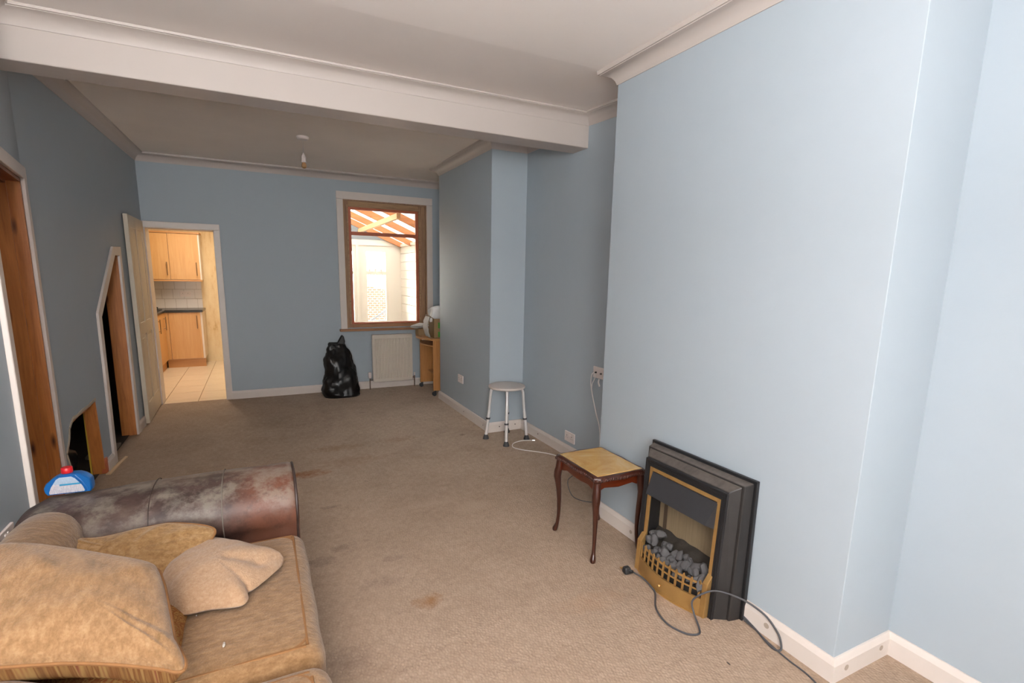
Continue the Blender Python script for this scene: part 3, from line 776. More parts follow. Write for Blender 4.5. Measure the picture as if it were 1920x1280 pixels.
# ------------------------------------------------------------------ kitchen seen through the doorway
def kitchen():
    fl = struct('floor.001', MB().box(-1.95, 0.05, YD+0.03, 9.75, -0.08, -0.006), M_FGROUT, 'cream tiled kitchen floor with brown grout', 'floor')
    # tiles: grid lines run slightly askew, as in the doorway view
    ox, oy, tw, th = -1.03, 7.235, 0.332, 0.70
    tw, th = 0.335, 0.40
    first = None
    for i in range(-3, 4):
        for j in range(-2, 7):
            x0, y0 = ox+i*tw, oy+j*th
            x1, y1 = min(x0+tw-0.006, 0.04), min(y0+th-0.006, 9.70)
            x0c, y0c = max(x0, -1.94), max(y0, YD+0.035)
            if x1-x0c < 0.02 or y1-y0c < 0.02: continue
            obj('tile', MB().box(x0c, x1, y0c, y1, -0.006, 0.0), M_FTILE, fl)
    kw = struct('wall_kitchen', MB().box(-2.0, 0.3, 9.68, 9.85, -0.05, 2.75), M_KPLAS, 'stained cream plaster wall at the far end of the kitchen', 'wall')
    struct('wall_kitchen.001', MB().box(-2.05, -1.92, YD+0.2, 9.7, -0.05, 2.75), M_KPLAS, 'cream kitchen wall behind the left run of units', 'wall')
    struct('wall_kitchen.002', MB().box(0.06, 0.28, YD+0.2, 9.7, -0.05, 2.75), M_KPLAS, 'cream kitchen wall shared with the conservatory', 'wall')
    struct('ceiling.002', MB().box(-2.05, 0.28, YD+0.18, 9.85, 2.5, 2.75), M_CEIL, 'kitchen ceiling beyond the doorway', 'ceiling')
    # splashback tiles
    t0, tz = -1.935, 0.892
    x = -0.82
    sb = struct('trim_5', MB().box(-1.915, -0.82, 9.672, 9.68, 0.88, 1.36), M_GROUT, 'white tiled splashback below the kitchen wall cabinet', 'splashback')
    row = 0
    z = 0.885
    while z < 1.34:
        z1 = min(z+0.146, 1.36); off = 0.0
        xx = -0.82-0.0
        k = 0
        while xx > -1.9:
            w_ = 0.148 if not (k == 0) else 0.07+0.03*(row % 2)
            obj('tile', MB().box(max(-1.914, xx-w_+0.004), xx, 9.664, 9.672, z, z1-0.004), M_KTILE, sb)
            xx -= w_; k += 1
        z += 0.149; row += 1
    # wall cabinet
    yF, yB = 9.36, 9.664
    c = empty('wall_cabinet', (-1.2, yB, 1.33), 'beech two-door wall cabinet above the kitchen splashback', 'cabinet')
    obj('carcase', MB().box(-1.56, -0.775, yF+0.02, yB, 1.335, 2.03), M_CARC, c)
    obj('cornice', MB().box(-1.57, -0.765, yF-0.015, yB, 2.03, 2.055), M_BEECHF, c)
    obj('light_pelmet', MB().box(-1.56, -0.77, yF, yF+0.02, 1.31, 1.335), M_BEECHF, c)
    for x0, x1, hx in ((-1.555, -1.187, -1.215), (-1.182, -0.795, -0.832)):
        dr = obj('cabinet_door', MB().box(x0, x1, yF, yF+0.019, 1.34, 2.025), M_BEECH, c, bevel=0.002)
        hb = MB(); hb.tube([(hx, yF-0.03, 1.40), (hx, yF-0.03, 1.60)], 0.006, 8); hb.tube([(hx, yF-0.03, 1.43), (hx, yF, 1.43)], 0.005, 6); hb.tube([(hx, yF-0.03, 1.57), (hx, yF, 1.57)], 0.005, 6)
        obj('bar_handle', hb, M_STEEL, dr)
    # corner base unit facing the doorway
    c = empty('base_cabinet', (-1.05, 9.4, 0), 'beech base cabinet facing the doorway with white end panel', 'cabinet')
    obj('carcase', MB().box(-1.30, -0.80, 9.17, 9.66, 0.13, 0.85), M_CARC, c)
    obj('plinth', MB().box(-1.30, -0.80, 9.19, 9.21, 0, 0.13), M_BEECHF, c)
    dr = obj('cabinet_door', MB().box(-1.235, -0.825, 9.15, 9.17, 0.135, 0.845), M_BEECH, c, bevel=0.002)
    hb = MB(); hb.tube([(-0.87, 9.12, 0.60), (-0.87, 9.12, 0.80)], 0.006, 8); hb.tube([(-0.87, 9.12, 0.63), (-0.87, 9.15, 0.63)], 0.005, 6); hb.tube([(-0.87, 9.12, 0.77), (-0.87, 9.15, 0.77)], 0.005, 6)
    obj('bar_handle', hb, M_STEEL, dr)
    obj('corner_post', MB().box(-1.285, -1.24, 9.15, 9.17, 0.135, 0.845), M_BEECH, c)
    # left run
    ys_ = [6.95, 7.35, 7.75, 8.15, 8.55, 9.14]
    c = empty('base_cabinet', (-1.6, 8.1, 0), 'run of beech base cabinets along the left kitchen wall', 'cabinet')
    obj('carcase', MB().box(-1.90, -1.30, 6.92, 9.16, 0.13, 0.85), M_CARC, c)
    obj('plinth', MB().box(-1.34, -1.32, 6.92, 9.19, 0, 0.13), M_BEECHF, c)
    for k in range(5):
        dr = obj('cabinet_door', MB().box(-1.30, -1.282, ys_[k]+0.003, ys_[k+1]-0.003, 0.135, 0.845), M_BEECH, c, bevel=0.002)
        hy = ys_[k]+0.06 if k in (1, 4) else ys_[k+1]-0.06
        if k == 4: hy = 8.98
        hb = MB(); hb.tube([(-1.25, hy, 0.60), (-1.25, hy, 0.80)], 0.006, 8); hb.tube([(-1.25, hy, 0.63), (-1.282, hy, 0.63)], 0.005, 6); hb.tube([(-1.25, hy, 0.77), (-1.282, hy, 0.77)], 0.005, 6)
        obj('bar_handle', hb, M_STEEL, dr)
    mb = MB(); mb.prism([(-1.915, 6.92), (-1.27, 6.92), (-1.27, 9.13), (-0.785, 9.13), (-0.785, 9.664), (-1.915, 9.664)], lambda a, b: (a, b, 0.85), lambda a, b: (a, b, 0.885))
    tag(obj('worktop', mb, M_WORK, bevel=0.004), 'black L-shaped kitchen worktop on the beech base units', 'worktop')
    h = empty('gas_hob', (-1.55, 9.0, 0.885), 'black gas hob on the corner of the kitchen worktop', 'hob')
    obj('hob_plate', MB().box(-1.85, -1.32, 8.75, 9.25, 0.886, 0.897), M_BLACK, h)
    for (px, py) in ((-1.7, 8.88), (-1.45, 8.88), (-1.7, 9.12), (-1.45, 9.12)):
        obj('burner', MB().lathe([(0.045, 0.897), (0.045, 0.915), (0.02, 0.92)], (px, py, 0), 16), M_BLACK, h)
        pm = MB(); pm.box(px-0.1, px+0.1, py-0.006, py+0.006, 0.922, 0.934); pm.box(px-0.006, px+0.006, py-0.1, py+0.1, 0.922, 0.934)
        for q in (-0.094, 0.094): pm.box(px+q-0.005, px+q+0.005, py-0.005, py+0.005, 0.897, 0.93)
        obj('pan_support', pm, M_BLACK, h)
    e = empty('extractor_hood', (-1.6, 9.0, 1.55), 'white extractor hood over the hob, mostly hidden by the door', 'extractor hood')
    mb = MB(); mb.loft([[(-1.91, 8.3, 1.53), (-1.42, 8.3, 1.53), (-1.42, 8.9, 1.53), (-1.91, 8.9, 1.53)], [(-1.91, 8.3, 1.56), (-1.42, 8.3, 1.56), (-1.42, 8.9, 1.56), (-1.91, 8.9, 1.56)], [(-1.91, 8.42, 1.70), (-1.68, 8.42, 1.70), (-1.68, 8.78, 1.70), (-1.91, 8.78, 1.70)]])
    obj('canopy', mb, M_CARC, e); obj('duct', MB().box(-1.91, -1.72, 8.48, 8.72, 1.70, 2.45), M_CARC, e)
kitchen()

# ------------------------------------------------------------------ conservatory and garden beyond the window
def conservatory():
    X0, X1, Y0, Y1 = 0.28, 2.47, YD+0.22, 9.8
    struct('floor.002', MB().box(X0, X1+0.05, Y0, Y1+0.1, -0.1, -0.01), M_PATIO, 'pale conservatory floor beyond the window', 'floor')
    cw = struct('wall_conservatory', MB().box(X1+0.02, X1+0.14, Y0, Y1+0.1, -0.05, 2.04), M_CLAD, 'white plank-clad boundary wall of the conservatory', 'wall')
    for k in range(13):
        obj('plank', MB().box(X1, X1+0.02, Y0, Y1, 0.0+k*0.155, 0.0+k*0.155+0.149), M_CLAD, cw, bevel=0.003)
    rf = empty('conservatory_roof', (1.4, 8.3, 2.0), 'sloping translucent conservatory roof on orange rafters', 'roof', kind='structure')
    zh, zl = 3.0, 2.05
    sl = (zh-zl)/(X1-X0)
    for y in (7.35, 8.2, 9.05, 9.75): obj('rafter', MB().beam((X0, y, zh-0.06), (X1+0.05, y, zl-0.05), 0.05, 0.095), M_RAFT, rf)
    obj('purlin', MB().beam((1.72, Y0, zh-sl*(1.72-X0)-0.135), (1.72, Y1, zh-sl*(1.72-X0)-0.135), 0.05, 0.07), M_RAFTP, rf)
    mb = MB(); mb.add([(X0, Y0, zh+0.012), (X1+0.12, Y0, zl-0.04), (X1+0.12, Y1+0.15, zl-0.04), (X0, Y1+0.15, zh+0.012)], [(0, 1, 2, 3)])
    obj('roof_sheet', mb, M_POLY, rf)
    obj('wall_plate', MB().box(X1-0.02, X1+0.1, Y0, Y1, 1.985, 2.03), M_UPVC, rf)
    # end wall with glazed door
    d = empty('conservatory_door', (1.75, Y1, 0), 'white glazed garden door at the end of the conservatory', 'door', kind='structure')
    obj('end_panel', MB().box(2.235, X1+0.02, Y1, Y1+0.06, -0.01, 2.05), M_UPVC, d)
    mb = MB(); mb.prism([(X0, 2.09), (X1+0.02, 2.09), (X1+0.02, 2.06), (X0, 2.95)], lambda a, b: (a, Y1+0.02, b), lambda a, b: (a, Y1+0.05, b))
    obj('gable_sheet', mb, M_POLY, d)
    obj('door_head', MB().box(X0, X1+0.02, Y1-0.02, Y1+0.06, 1.99, 2.09), M_UPVC, d)
    for a, b in ((0.9, 1.64), (1.70, 2.235)):
        lf = obj('door_leaf', MB().box(a, a+0.13, Y1, Y1+0.06, 0, 1.99), M_UPVC, d)
        obj('stile', MB().box(b-0.05, b, Y1, Y1+0.06, 0, 1.99), M_UPVC, lf)
        obj('rail', MB().box(a+0.13, b-0.05, Y1, Y1+0.06, 0, 0.6), M_UPVC, lf)
        obj('rail', MB().box(a+0.13, b-0.05, Y1, Y1+0.06, 1.88, 1.99), M_UPVC, lf)
        obj('mid_rail', MB().box(a+0.13, b-0.05, Y1+0.01, Y1+0.05, 1.46, 1.52), M_UPVC, lf)
        obj('glass_pane', MB().box(a+0.13, b-0.05, Y1+0.028, Y1+0.032, 0.6, 1.46), M_GLASS, lf)
        obj('glass_pane', MB().box(a+0.13, b-0.05, Y1+0.028, Y1+0.032, 1.52, 1.88), M_GLASS, lf)
    obj('frame_post', MB().box(1.64, 1.70, Y1-0.02, Y1+0.06, -0.01, 1.99), M_UPVC, d)
    obj('side_panel', MB().box(X0, 0.9, Y1, Y1+0.06, -0.01, 1.99), M_UPVC, d)
    # garden
    struct('ground', MB().box(-6, 12, Y1+0.16, 24, -0.3, -0.12), M_PATIO, 'pale paved garden beyond the conservatory', 'ground')
    gw = obj('garden_wall', MB().prism([(1.6, -0.12), (6.5, -0.12), (6.5, 0.75), (3.4, 0.95), (2.3, 1.2), (1.6, 1.35)], lambda a, b: (a, 13.0, b), lambda a, b: (a, 13.22, b)), M_BRICK)
    tag(gw, 'red brick garden wall seen through the glazed conservatory door', 'garden wall', kind='structure')
    fe = empty('garden_fence', (3.0, 14.5, -0.12), 'pale slatted garden fence above the brick wall', 'fence')
    for k in range(28): obj('slat', MB().box(0.4+k*0.16, 0.4+k*0.16+0.135, 14.5, 14.53, -0.12, 1.95+0.0*k), M_FENCE, fe)
    obj('fence_rail', MB().box(0.4, 4.9, 14.53, 14.58, 1.5, 1.6), M_FENCE, fe)
    rl = empty('stair_railing', (2.6, 11.6, -0.12), 'dark sloping metal railing outside the conservatory door', 'railing')
    obj('handrail', MB().beam((2.1, 11.6, 0.35), (3.3, 11.6, 1.15), 0.04, 0.04), M_BLACK, rl)
    for k in range(9):
        x = 2.15+k*0.13; zt = 0.35+(x-2.1)*0.667
        obj('baluster', MB().box(x-0.01, x+0.01, 11.59, 11.61, -0.12, zt), M_BLACK, rl)
conservatory()

# ------------------------------------------------------------------ sofa
def sofa():
    s = empty('sofa', (-0.36, 1.4, 0), 'worn brown leather sofa with tan chenille seat cushions', 'sofa')
    # arm cross-section in (y,z): rolled top
    def arm(ysgn, yc, name='arm'):
        prof = [(-0.17, 0.05), (-0.165, 0.30), (-0.165, 0.42), (-0.19, 0.475), (-0.198, 0.525), (-0.185, 0.575), (-0.15, 0.612), (-0.09, 0.638), (-0.01, 0.646), (0.07, 0.640), (0.14, 0.618), (0.18, 0.575), (0.19, 0.52), (0.175, 0.46), (0.16, 0.40), (0.16, 0.05)]
        pr = catmull([(a, b, 0) for a, b in prof], 60)
        xs_ = [-0.82, -0.80, -0.77] + [-0.70+0.76*k/22 for k in range(23)] + [0.075, 0.088, 0.095, 0.098]
        rings = []
        for x in xs_:
            e = 0
            if x > 0.06: e = 0.018*(1-math.sqrt(max(0, 1-((x-0.06)/0.0385)**2)))
            if x < -0.77: e = 0.015*((-0.77-x)/0.05)
            ring = []
            for p in pr:
                w_ = 0.004*noise.noise(Vector((x*7, p.x*8, p.y*7)))+0.006*noise.noise(Vector((x*2.5, p.x*3+5, p.y*3)))
                y, z = p.x, p.y
                f = 1-e/0.18
                y = y*f*(1+w_*2); z = 0.36+(z-0.36)*(f if z > 0.36 else 1)+w_*(1 if z > 0.3 else 0)
                # slight drop to the wall end
                z += -0.018*max(0, (-0.45-x)/0.37) if z > 0.4 else 0
                ring.append((x, yc+ysgn*y, z))
            rings.append(ring)
        return obj(name, MB().loft(rings), M_LEATHER, s, smooth=True, local=False)
    a1 = arm(1, 2.35)
    a2 = arm(-1, 0.02)
    # arm front piping and cross seam
    seam = [(-0.168, 0.42), (-0.192, 0.475), (-0.200, 0.525), (-0.187, 0.575), (-0.152, 0.613), (-0.09, 0.640), (-0.01, 0.648), (0.07, 0.642), (0.14, 0.62), (0.18, 0.577)]
    ptx = catmull([(a, b, 0) for a, b in seam], 40, False)
    obj('arm_seam', MB().tube([(-0.18, 2.35+p.x, p.y) for p in ptx], 0.0022, 6), M_SEAM, a1, smooth=True)
    obj('arm_seam', MB().tube([(-0.42, 2.35+p.x, p.y-0.0006) for p in ptx], 0.0018, 6), M_LEATHERD, a1, smooth=True)
    full = [(-0.168, 0.10), (-0.166, 0.30)]+seam+[(0.19, 0.52), (0.177, 0.46), (0.162, 0.38), (0.162, 0.12)]
    pf = catmull([(a*0.965, 0.36+(b-0.36)*0.975, 0) for a, b in full], 60, False)
    obj('arm_piping', MB().tube([(0.090, 2.35+p.x, p.y) for p in pf], 0.005, 6), M_LEATHERD, a1, smooth=True)
    # base and back
    obj('base_rail', MB().rbox(-0.78, 0.085, 0.15, 2.24, 0.06, 0.29, 0.03, 8), M_LEATHERD, s, smooth=True)
    for px, py in ((0.03, 0.1), (0.03, 2.42), (-0.74, 0.1), (-0.74, 2.42)): obj('foot', MB().lathe([(0.025, 0.0), (0.03, 0.06)], (px, py, 0), 12), M_MAHOG, s)
    obj('back_frame', MB().rbox(-0.82, -0.66, 0.16, 2.22, 0.06, 0.60, 0.05, 10), M_LEATHERD, s, smooth=True)
    obj('back_pad', MB().rbox(-0.80, -0.60, 0.19, 2.225, 0.36, 0.668, 0.085, 14, 0.0, 0.012, 5), M_CHEN, s, smooth=True)
    # seat cushions
    for k, (y0, y1) in enumerate(((1.372, 2.165), (0.78, 1.366), (0.19, 0.774))):
        c = obj('seat_cushion', MB().rbox(-0.60, 0.112 if k == 0 else 0.118, y0, y1, 0.275, 0.428, 0.058, 22, 0.018, 0.004, 3+k), M_CHEN, s, smooth=True)
        # piping round the top edge
        xa, ya, yb, r = 0.066, y0+0.052, y1-0.052, 0.05
        pts = [(-0.55, ya)]+[(xa-r+r*math.sin(q*PI/12), ya+r-r*math.cos(q*PI/12)) for q in range(7)]+[(xa-r+r*math.cos(q*PI/12), yb-r+r*math.sin(q*PI/12)) for q in range(7)]+[(-0.55, yb)]
        dense = catmull([(a, b, 0) for a, b in pts], 90, False)
        obj('piping', MB().tube([(p.x, p.y, 0.4315+0.002*noise.noise(Vector((p.x*6, p.y*6, 1)))) for p in dense], 0.0052, 6), M_PIPE, c, smooth=True)
    return s
sofa()

def cushion(name, label, mat, outline, P, U, V, N, top, bot, pipe=None, under=None, **kw):
    c = empty(name, P, label, 'cushion', group='loose cushions on the sofa')
    mb = MB(); ol = pillow(mb, outline, P, U, V, N, top, bot, **kw)
    body = obj('cover', mb, mat, c, smooth=True)
    if pipe:
        loop = ol+[ol[0]]
        obj('piping', MB().tube([p+Vector(N)*0.001 for p in loop], 0.0045, 6, False), pipe, c, smooth=True)
    if under:
        mb = MB(); pillow(mb, outline, Vector(P)-Vector(N)*0.004, U, V, N, 0.001, bot+0.006, **kw)
        obj('cover_back', mb, under, c, smooth=True)
    return c
cushion('scatter_cushion', 'large tan chenille back cushion with striped underside, in the near left corner', M_CHEN2,
        [(0.014, -0.008), (0.004, 0.012), (-0.022, 0.034), (-0.050, 0.055), (-0.108, 0.121), (-0.190, 0.210), (-0.243, 0.240), (-0.36, 0.226), (-0.458, 0.208), (-0.532, 0.190), (-0.593, 0.155), (-0.63, 0.09), (-0.52, -0.10), (-0.40, -0.145), (-0.318, -0.11), (-0.221, -0.068), (-0.136, -0.042), (-0.04, -0.022), (0.0, -0.018)],
        (-0.222, 1.303, 0.565), (0.8548, -0.4109, -0.317), (0.4695, 0.8725, 0.1349), (0.2212, -0.2642, 0.9388), 0.07, 0.085, M_PIPE, M_STRIPE, n=120, pw=2.4, wr=0.008, seed=4, folds=9, bpw=5.0, ctr=(-0.30, 0.05))
cushion('scatter_cushion', 'pale tan cushion at the bottom left corner, nearest the camera', M_CHEN2,
        [(0.16, -0.02), (0.12, 0.05), (0.03, 0.075), (-0.08, 0.09), (-0.2, 0.06), (-0.24, -0.08), (-0.2, -0.25), (0.0, -0.28), (0.12, -0.22), (0.17, -0.12)],
        (-0.56, 1.30, 0.575), (0.93, -0.36, 0), (0.36, 0.93, 0), (0, 0, 1), 0.045, 0.10, M_PIPE, None, n=90, wr=0.004, seed=11, bpw=4.0)
cushion('scatter_cushion', 'mottled tan chenille cushion propped against the leather arm', M_CHENP,
        [(-0.244, -0.02), (-0.225, 0.0), (-0.129, -0.012), (0.003, 0.004), (0.095, 0.006), (0.222, -0.036), (0.205, -0.10), (0.16, -0.15), (0.11, -0.205), (0.009, -0.22), (-0.14, -0.22), (-0.22, -0.20), (-0.237, -0.11)],
        (-0.42, 2.10, 0.575), (0.995, -0.0995, 0), (0.0795, 0.7946, 0.6019), (-0.0599, -0.5989, 0.7986), 0.045, 0.055, M_PIPE, None, n=110, wr=0.012, seed=9, folds=13)
cushion('scatter_cushion', 'small pinkish ribbed cushion with a folded corner, on the seat', M_PINK,
        [(-0.185, 0.106), (-0.172, 0.192), (-0.139, 0.263), (-0.091, 0.315), (-0.043, 0.318), (0.034, 0.256), (0.121, 0.172), (0.175, 0.117), (0.188, 0.082), (0.166, 0.018), (0.10, -0.066), (0.076, -0.082), (0.077, -0.124), (0.055, -0.15), (-0.031, -0.13), (-0.103, -0.125), (-0.142, -0.073), (-0.164, 0.008)],
        (-0.165, 1.795, 0.470), (1, 0, 0), (0, 1, 0), (0, 0, 1), 0.072, 0.03, None, None, n=120, wr=0.007, seed=2, folds=0, pw=2.0, ctr=(-0.05, 0.09), rings=22,
        dents=[(0.11, 0.03, 0.03, 0.022), (0.06, 0.045, 0.022, 0.016), (0.02, 0.055, 0.02, 0.010), (0.16, 0.06, 0.03, 0.012)])
cushion('scatter_cushion', 'swirl-patterned brown cushion squashed under the large tan cushion', M_SWIRL,
        [(0.0, 0.18), (0.015, 0.06), (0.012, -0.10), (-0.03, -0.22), (-0.25, -0.24), (-0.36, -0.18), (-0.37, 0.10), (-0.34, 0.22), (-0.15, 0.24)],
        (-0.272, 1.56, 0.455), (1, 0, 0), (0, 1, 0), (0, 0, 1), 0.055, 0.012, None, None, n=90, wr=0.004, seed=6)
tag(obj('fluff_scrap', MB().ico((-0.149, 1.504, 0.4495), 0.006, 2, (0.6, 1.6, 0.7), 0.5, 3), M_GREYP, smooth=True), 'small white scrap of fluff on the tan seat cushion', 'scrap')
tag(obj('crumb', MB().ico((-0.232, 1.682, 0.449), 0.003, 1, (0.7, 1.3, 0.6)), M_PAPER), 'tiny pale crumb on the tan seat beside the pinkish cushion', 'crumb')

# ------------------------------------------------------------------ cleaner bottle on the sofa arm
def bottle():
    b = empty('cleaner_bottle', (-0.70, 2.42, 0.64), 'blue half-round cleaner bottle with red cap on the sofa arm', 'bottle', rz=math.radians(-4))
    out = [(-0.066, 0.0), (-0.0735, 0.012), (-0.075, 0.028), (-0.068, 0.045), (-0.05, 0.062), (-0.03, 0.0735), (-0.012, 0.078), (0.012, 0.078), (0.034, 0.0765), (0.052, 0.068), (0.066, 0.055), (0.071, 0.045), (0.0725, 0.012), (0.068, 0.0)]
    rings = []
    for yy, f in ((-0.022, 0.95), (-0.0195, 0.985), (-0.014, 1.0), (0.014, 1.0), (0.0195, 0.985), (0.022, 0.95)):
        rings.append([(a*f, yy, 0.039+(z-0.039)*f) for a, z in out])
    # rests on the domed arm: lift clear of the leather
    def L(mb): mb.v = [(v[0], v[1], v[2]-0.001) for v in mb.v]; return mb
    body = obj('body', L(MB().loft(rings)), M_BOTTLE, b, smooth=True, local=True)
    obj('cap', L(MB().lathe([(0.0175, 0.079), (0.0185, 0.082), (0.018, 0.098), (0.016, 0.1005)], (-0.004, 0, 0), 20)), M_RED, b, smooth=True, local=True)
    obj('neck', L(MB().lathe([(0.014, 0.072), (0.014, 0.081)], (-0.004, 0, 0), 16)), M_BOTTLE, b, local=True)
    t = NT('bottle_label'); t.set(0.4)
    sep = t.new('ShaderNodeSeparateXYZ'); t.link(t.coord(), sep.inputs[0])
    x, z = sep.outputs[0], sep.outputs[2]
    rows = t.math('GREATER_THAN', t.math('SINE', t.math('MULTIPLY', z, 1600.0)), 0.35)
    words = t.ramp(t.noise(1.0, 1, 0.5, (420, 1, 60)), [(0.46, 0.0), (0.5, 1.0)])
    ink = t.math('MULTIPLY', t.math('MULTIPLY', rows, words), 0.6)
    col = t.mix(ink, '#c2bfc4', '#5c587c')
    top = t.math('GREATER_THAN', z, 0.0405); col = t.mix(t.math('MULTIPLY', top, 0.55), col, '#8ab0cc')
    band = t.math('MULTIPLY', t.math('GREATER_THAN', z, 0.034), t.math('MULTIPLY', t.math('LESS_THAN', z, 0.0405), t.math('GREATER_THAN', x, -0.024)))
    t.color(t.mix(band, col, '#2a8ab4'))
    poly = [(-0.057, 0.005), (0.049, 0.005), (0.051, 0.010), (0.044, 0.030), (0.025, 0.060), (0.014, 0.068), (-0.022, 0.068), (-0.033, 0.061), (-0.051, 0.032), (-0.058, 0.012)]
    mb = MB(); mb.prism(poly, lambda a, z_: (a, -0.0232, z_), lambda a, z_: (a, -0.0215, z_))
    obj('label_sticker', L(mb), t.m, b, local=True)
    mb = MB(); mb.tube([(0.026, -0.0205, 0.072), (0.042, -0.0205, 0.05), (0.056, -0.0205, 0.02), (0.058, -0.0205, 0.004)], 0.0035, 8)
    obj('moulded_ridge', L(mb), M_BOTTLE, b, smooth=True, local=True)
bottle()

# ------------------------------------------------------------------ side table
def side_table():
    cx, cy = 1.665, 2.212
    t = empty('side_table', (cx, cy, 0), 'small dark mahogany side table with marbled tan top', 'table')
    hx, hy, z0, z1 = 0.172, 0.215, 0.445, 0.478
    def outline(sx, sy, r=0.03, bow=0.010, n=12):
        pts = []
        cs = [(-1, -1), (1, -1), (1, 1), (-1, 1)]
        for k in range(4):
            a = Vector((cs[k][0]*sx, cs[k][1]*sy)); b = Vector((cs[(k+1) % 4][0]*sx, cs[(k+1) % 4][1]*sy))
            d = (b-a).normalized(); nn = Vector((d.y, -d.x))
            L = (b-a).length
            for i in range(n+1):
                f = r/L+(1-2*r/L)*i/n
                wv = -bow*(1-math.cos(2*PI*min(1, abs(f-0.5)*2)))/2 - 0.0
                q = a+(b-a)*f+nn*(-bow+bow*abs(math.cos(PI*(f-0.5)*1.0))*0+bow*(0.5+0.5*math.cos(2*PI*f*2)))
                pts.append((q.x, q.y))
        return pts
    rings = []
    for f, z in ((0.93, z0), (0.985, z0+0.004), (1.0, z0+0.012), (0.995, z0+0.022), (0.965, z1-0.004), (0.94, z1)):
        rings.append([(cx+a*f, cy+b*(1-(1-f)*0.8), z) for a, b in outline(hx, hy)])
    top = obj('top_frame', MB().loft(rings), M_MAHOG, t, smooth=True)
    # carved rope edge
    rope = MB(); ol = outline(hx, hy)
    for k in range(0, len(ol)):
        a, b = ol[k]; a2, b2 = ol[(k+1) % len(ol)]
        for q in (0.0, 0.5):
            rope.ico((cx+a+(a2-a)*q, cy+b+(b2-b)*q, z0+0.015), 0.0075, 1, (1, 1, 1.3))
    r_ = obj('carved_edge', rope, M_MAHOG, top, smooth=True)
    obj('inset_top', MB().box(cx-hx+0.026, cx+hx-0.026, cy-hy+0.028, cy+hy-0.028, z1-0.004, z1+0.0025), M_ONYX, t, bevel=0.002)
    for sy in (-1, 1):
        y = cy+sy*(hy-0.045)
        pr = [(-hx+0.02, 0.445), (hx-0.02, 0.445), (hx-0.02, 0.39), (hx-0.05, 0.392), (hx-0.08, 0.405), (0.03, 0.398), (0, 0.395), (-0.03, 0.398), (-hx+0.08, 0.405), (-hx+0.05, 0.392), (-hx+0.02, 0.39)]
        obj('apron', MB().prism([(cx+a, z) for a, z in pr], lambda a, b: (a, y-0.008, b), lambda a, b: (a, y+0.008, b)), M_MAHOGR, t)
    for sx in (-1, 1):
        x = cx+sx*(hx-0.035)
        pr = [(-hy+0.03, 0.445), (hy-0.03, 0.445), (hy-0.03, 0.39), (hy-0.07, 0.392), (hy-0.11, 0.405), (0.03, 0.398), (-0.03, 0.398), (-hy+0.11, 0.405), (-hy+0.07, 0.392), (-hy+0.03, 0.39)]
        obj('apron', MB().prism([(cy+a, z) for a, z in pr], lambda a, b: (x-0.008, a, b), lambda a, b: (x+0.008, a, b)), M_MAHOGR, t)
    for sx in (-1, 1):
        for sy in (-1, 1):
            bx, by = cx+sx*(hx-0.028), cy+sy*(hy-0.032)
            dx, dy = sx*0.70, sy*0.70
            prof = [(0.445, 0.0, 0.020), (0.40, 0.004, 0.022), (0.375, 0.010, 0.0235), (0.345, 0.013, 0.0225), (0.31, 0.008, 0.0185), (0.26, 0.002, 0.0150), (0.20, -0.002, 0.0128), (0.14, -0.003, 0.0112), (0.09, -0.001, 0.0102), (0.05, 0.004, 0.0105), (0.028, 0.010, 0.0135), (0.014, 0.016, 0.0165), (0.004, 0.018, 0.0150), (0.0, 0.018, 0.012)]
            path = [(bx+dx*o_, by+dy*o_, z) for z, o_, r in prof]; rr = [r for z, o_, r in prof]
            lg = obj('leg', MB().tube(path, rr, 14), M_MAHOG, t, smooth=True)
            mb = MB()
            for s_ in range(3): mb.ico((bx+dx*0.012+(s_-1)*0.008, by+dy*0.012+sy*0.017, 0.365-0.022*abs(s_-1)), 0.008, 1, (0.7, 0.7, 1.8))
            obj('carved_knee', mb, M_MAHOG, lg, smooth=True)
side_table()

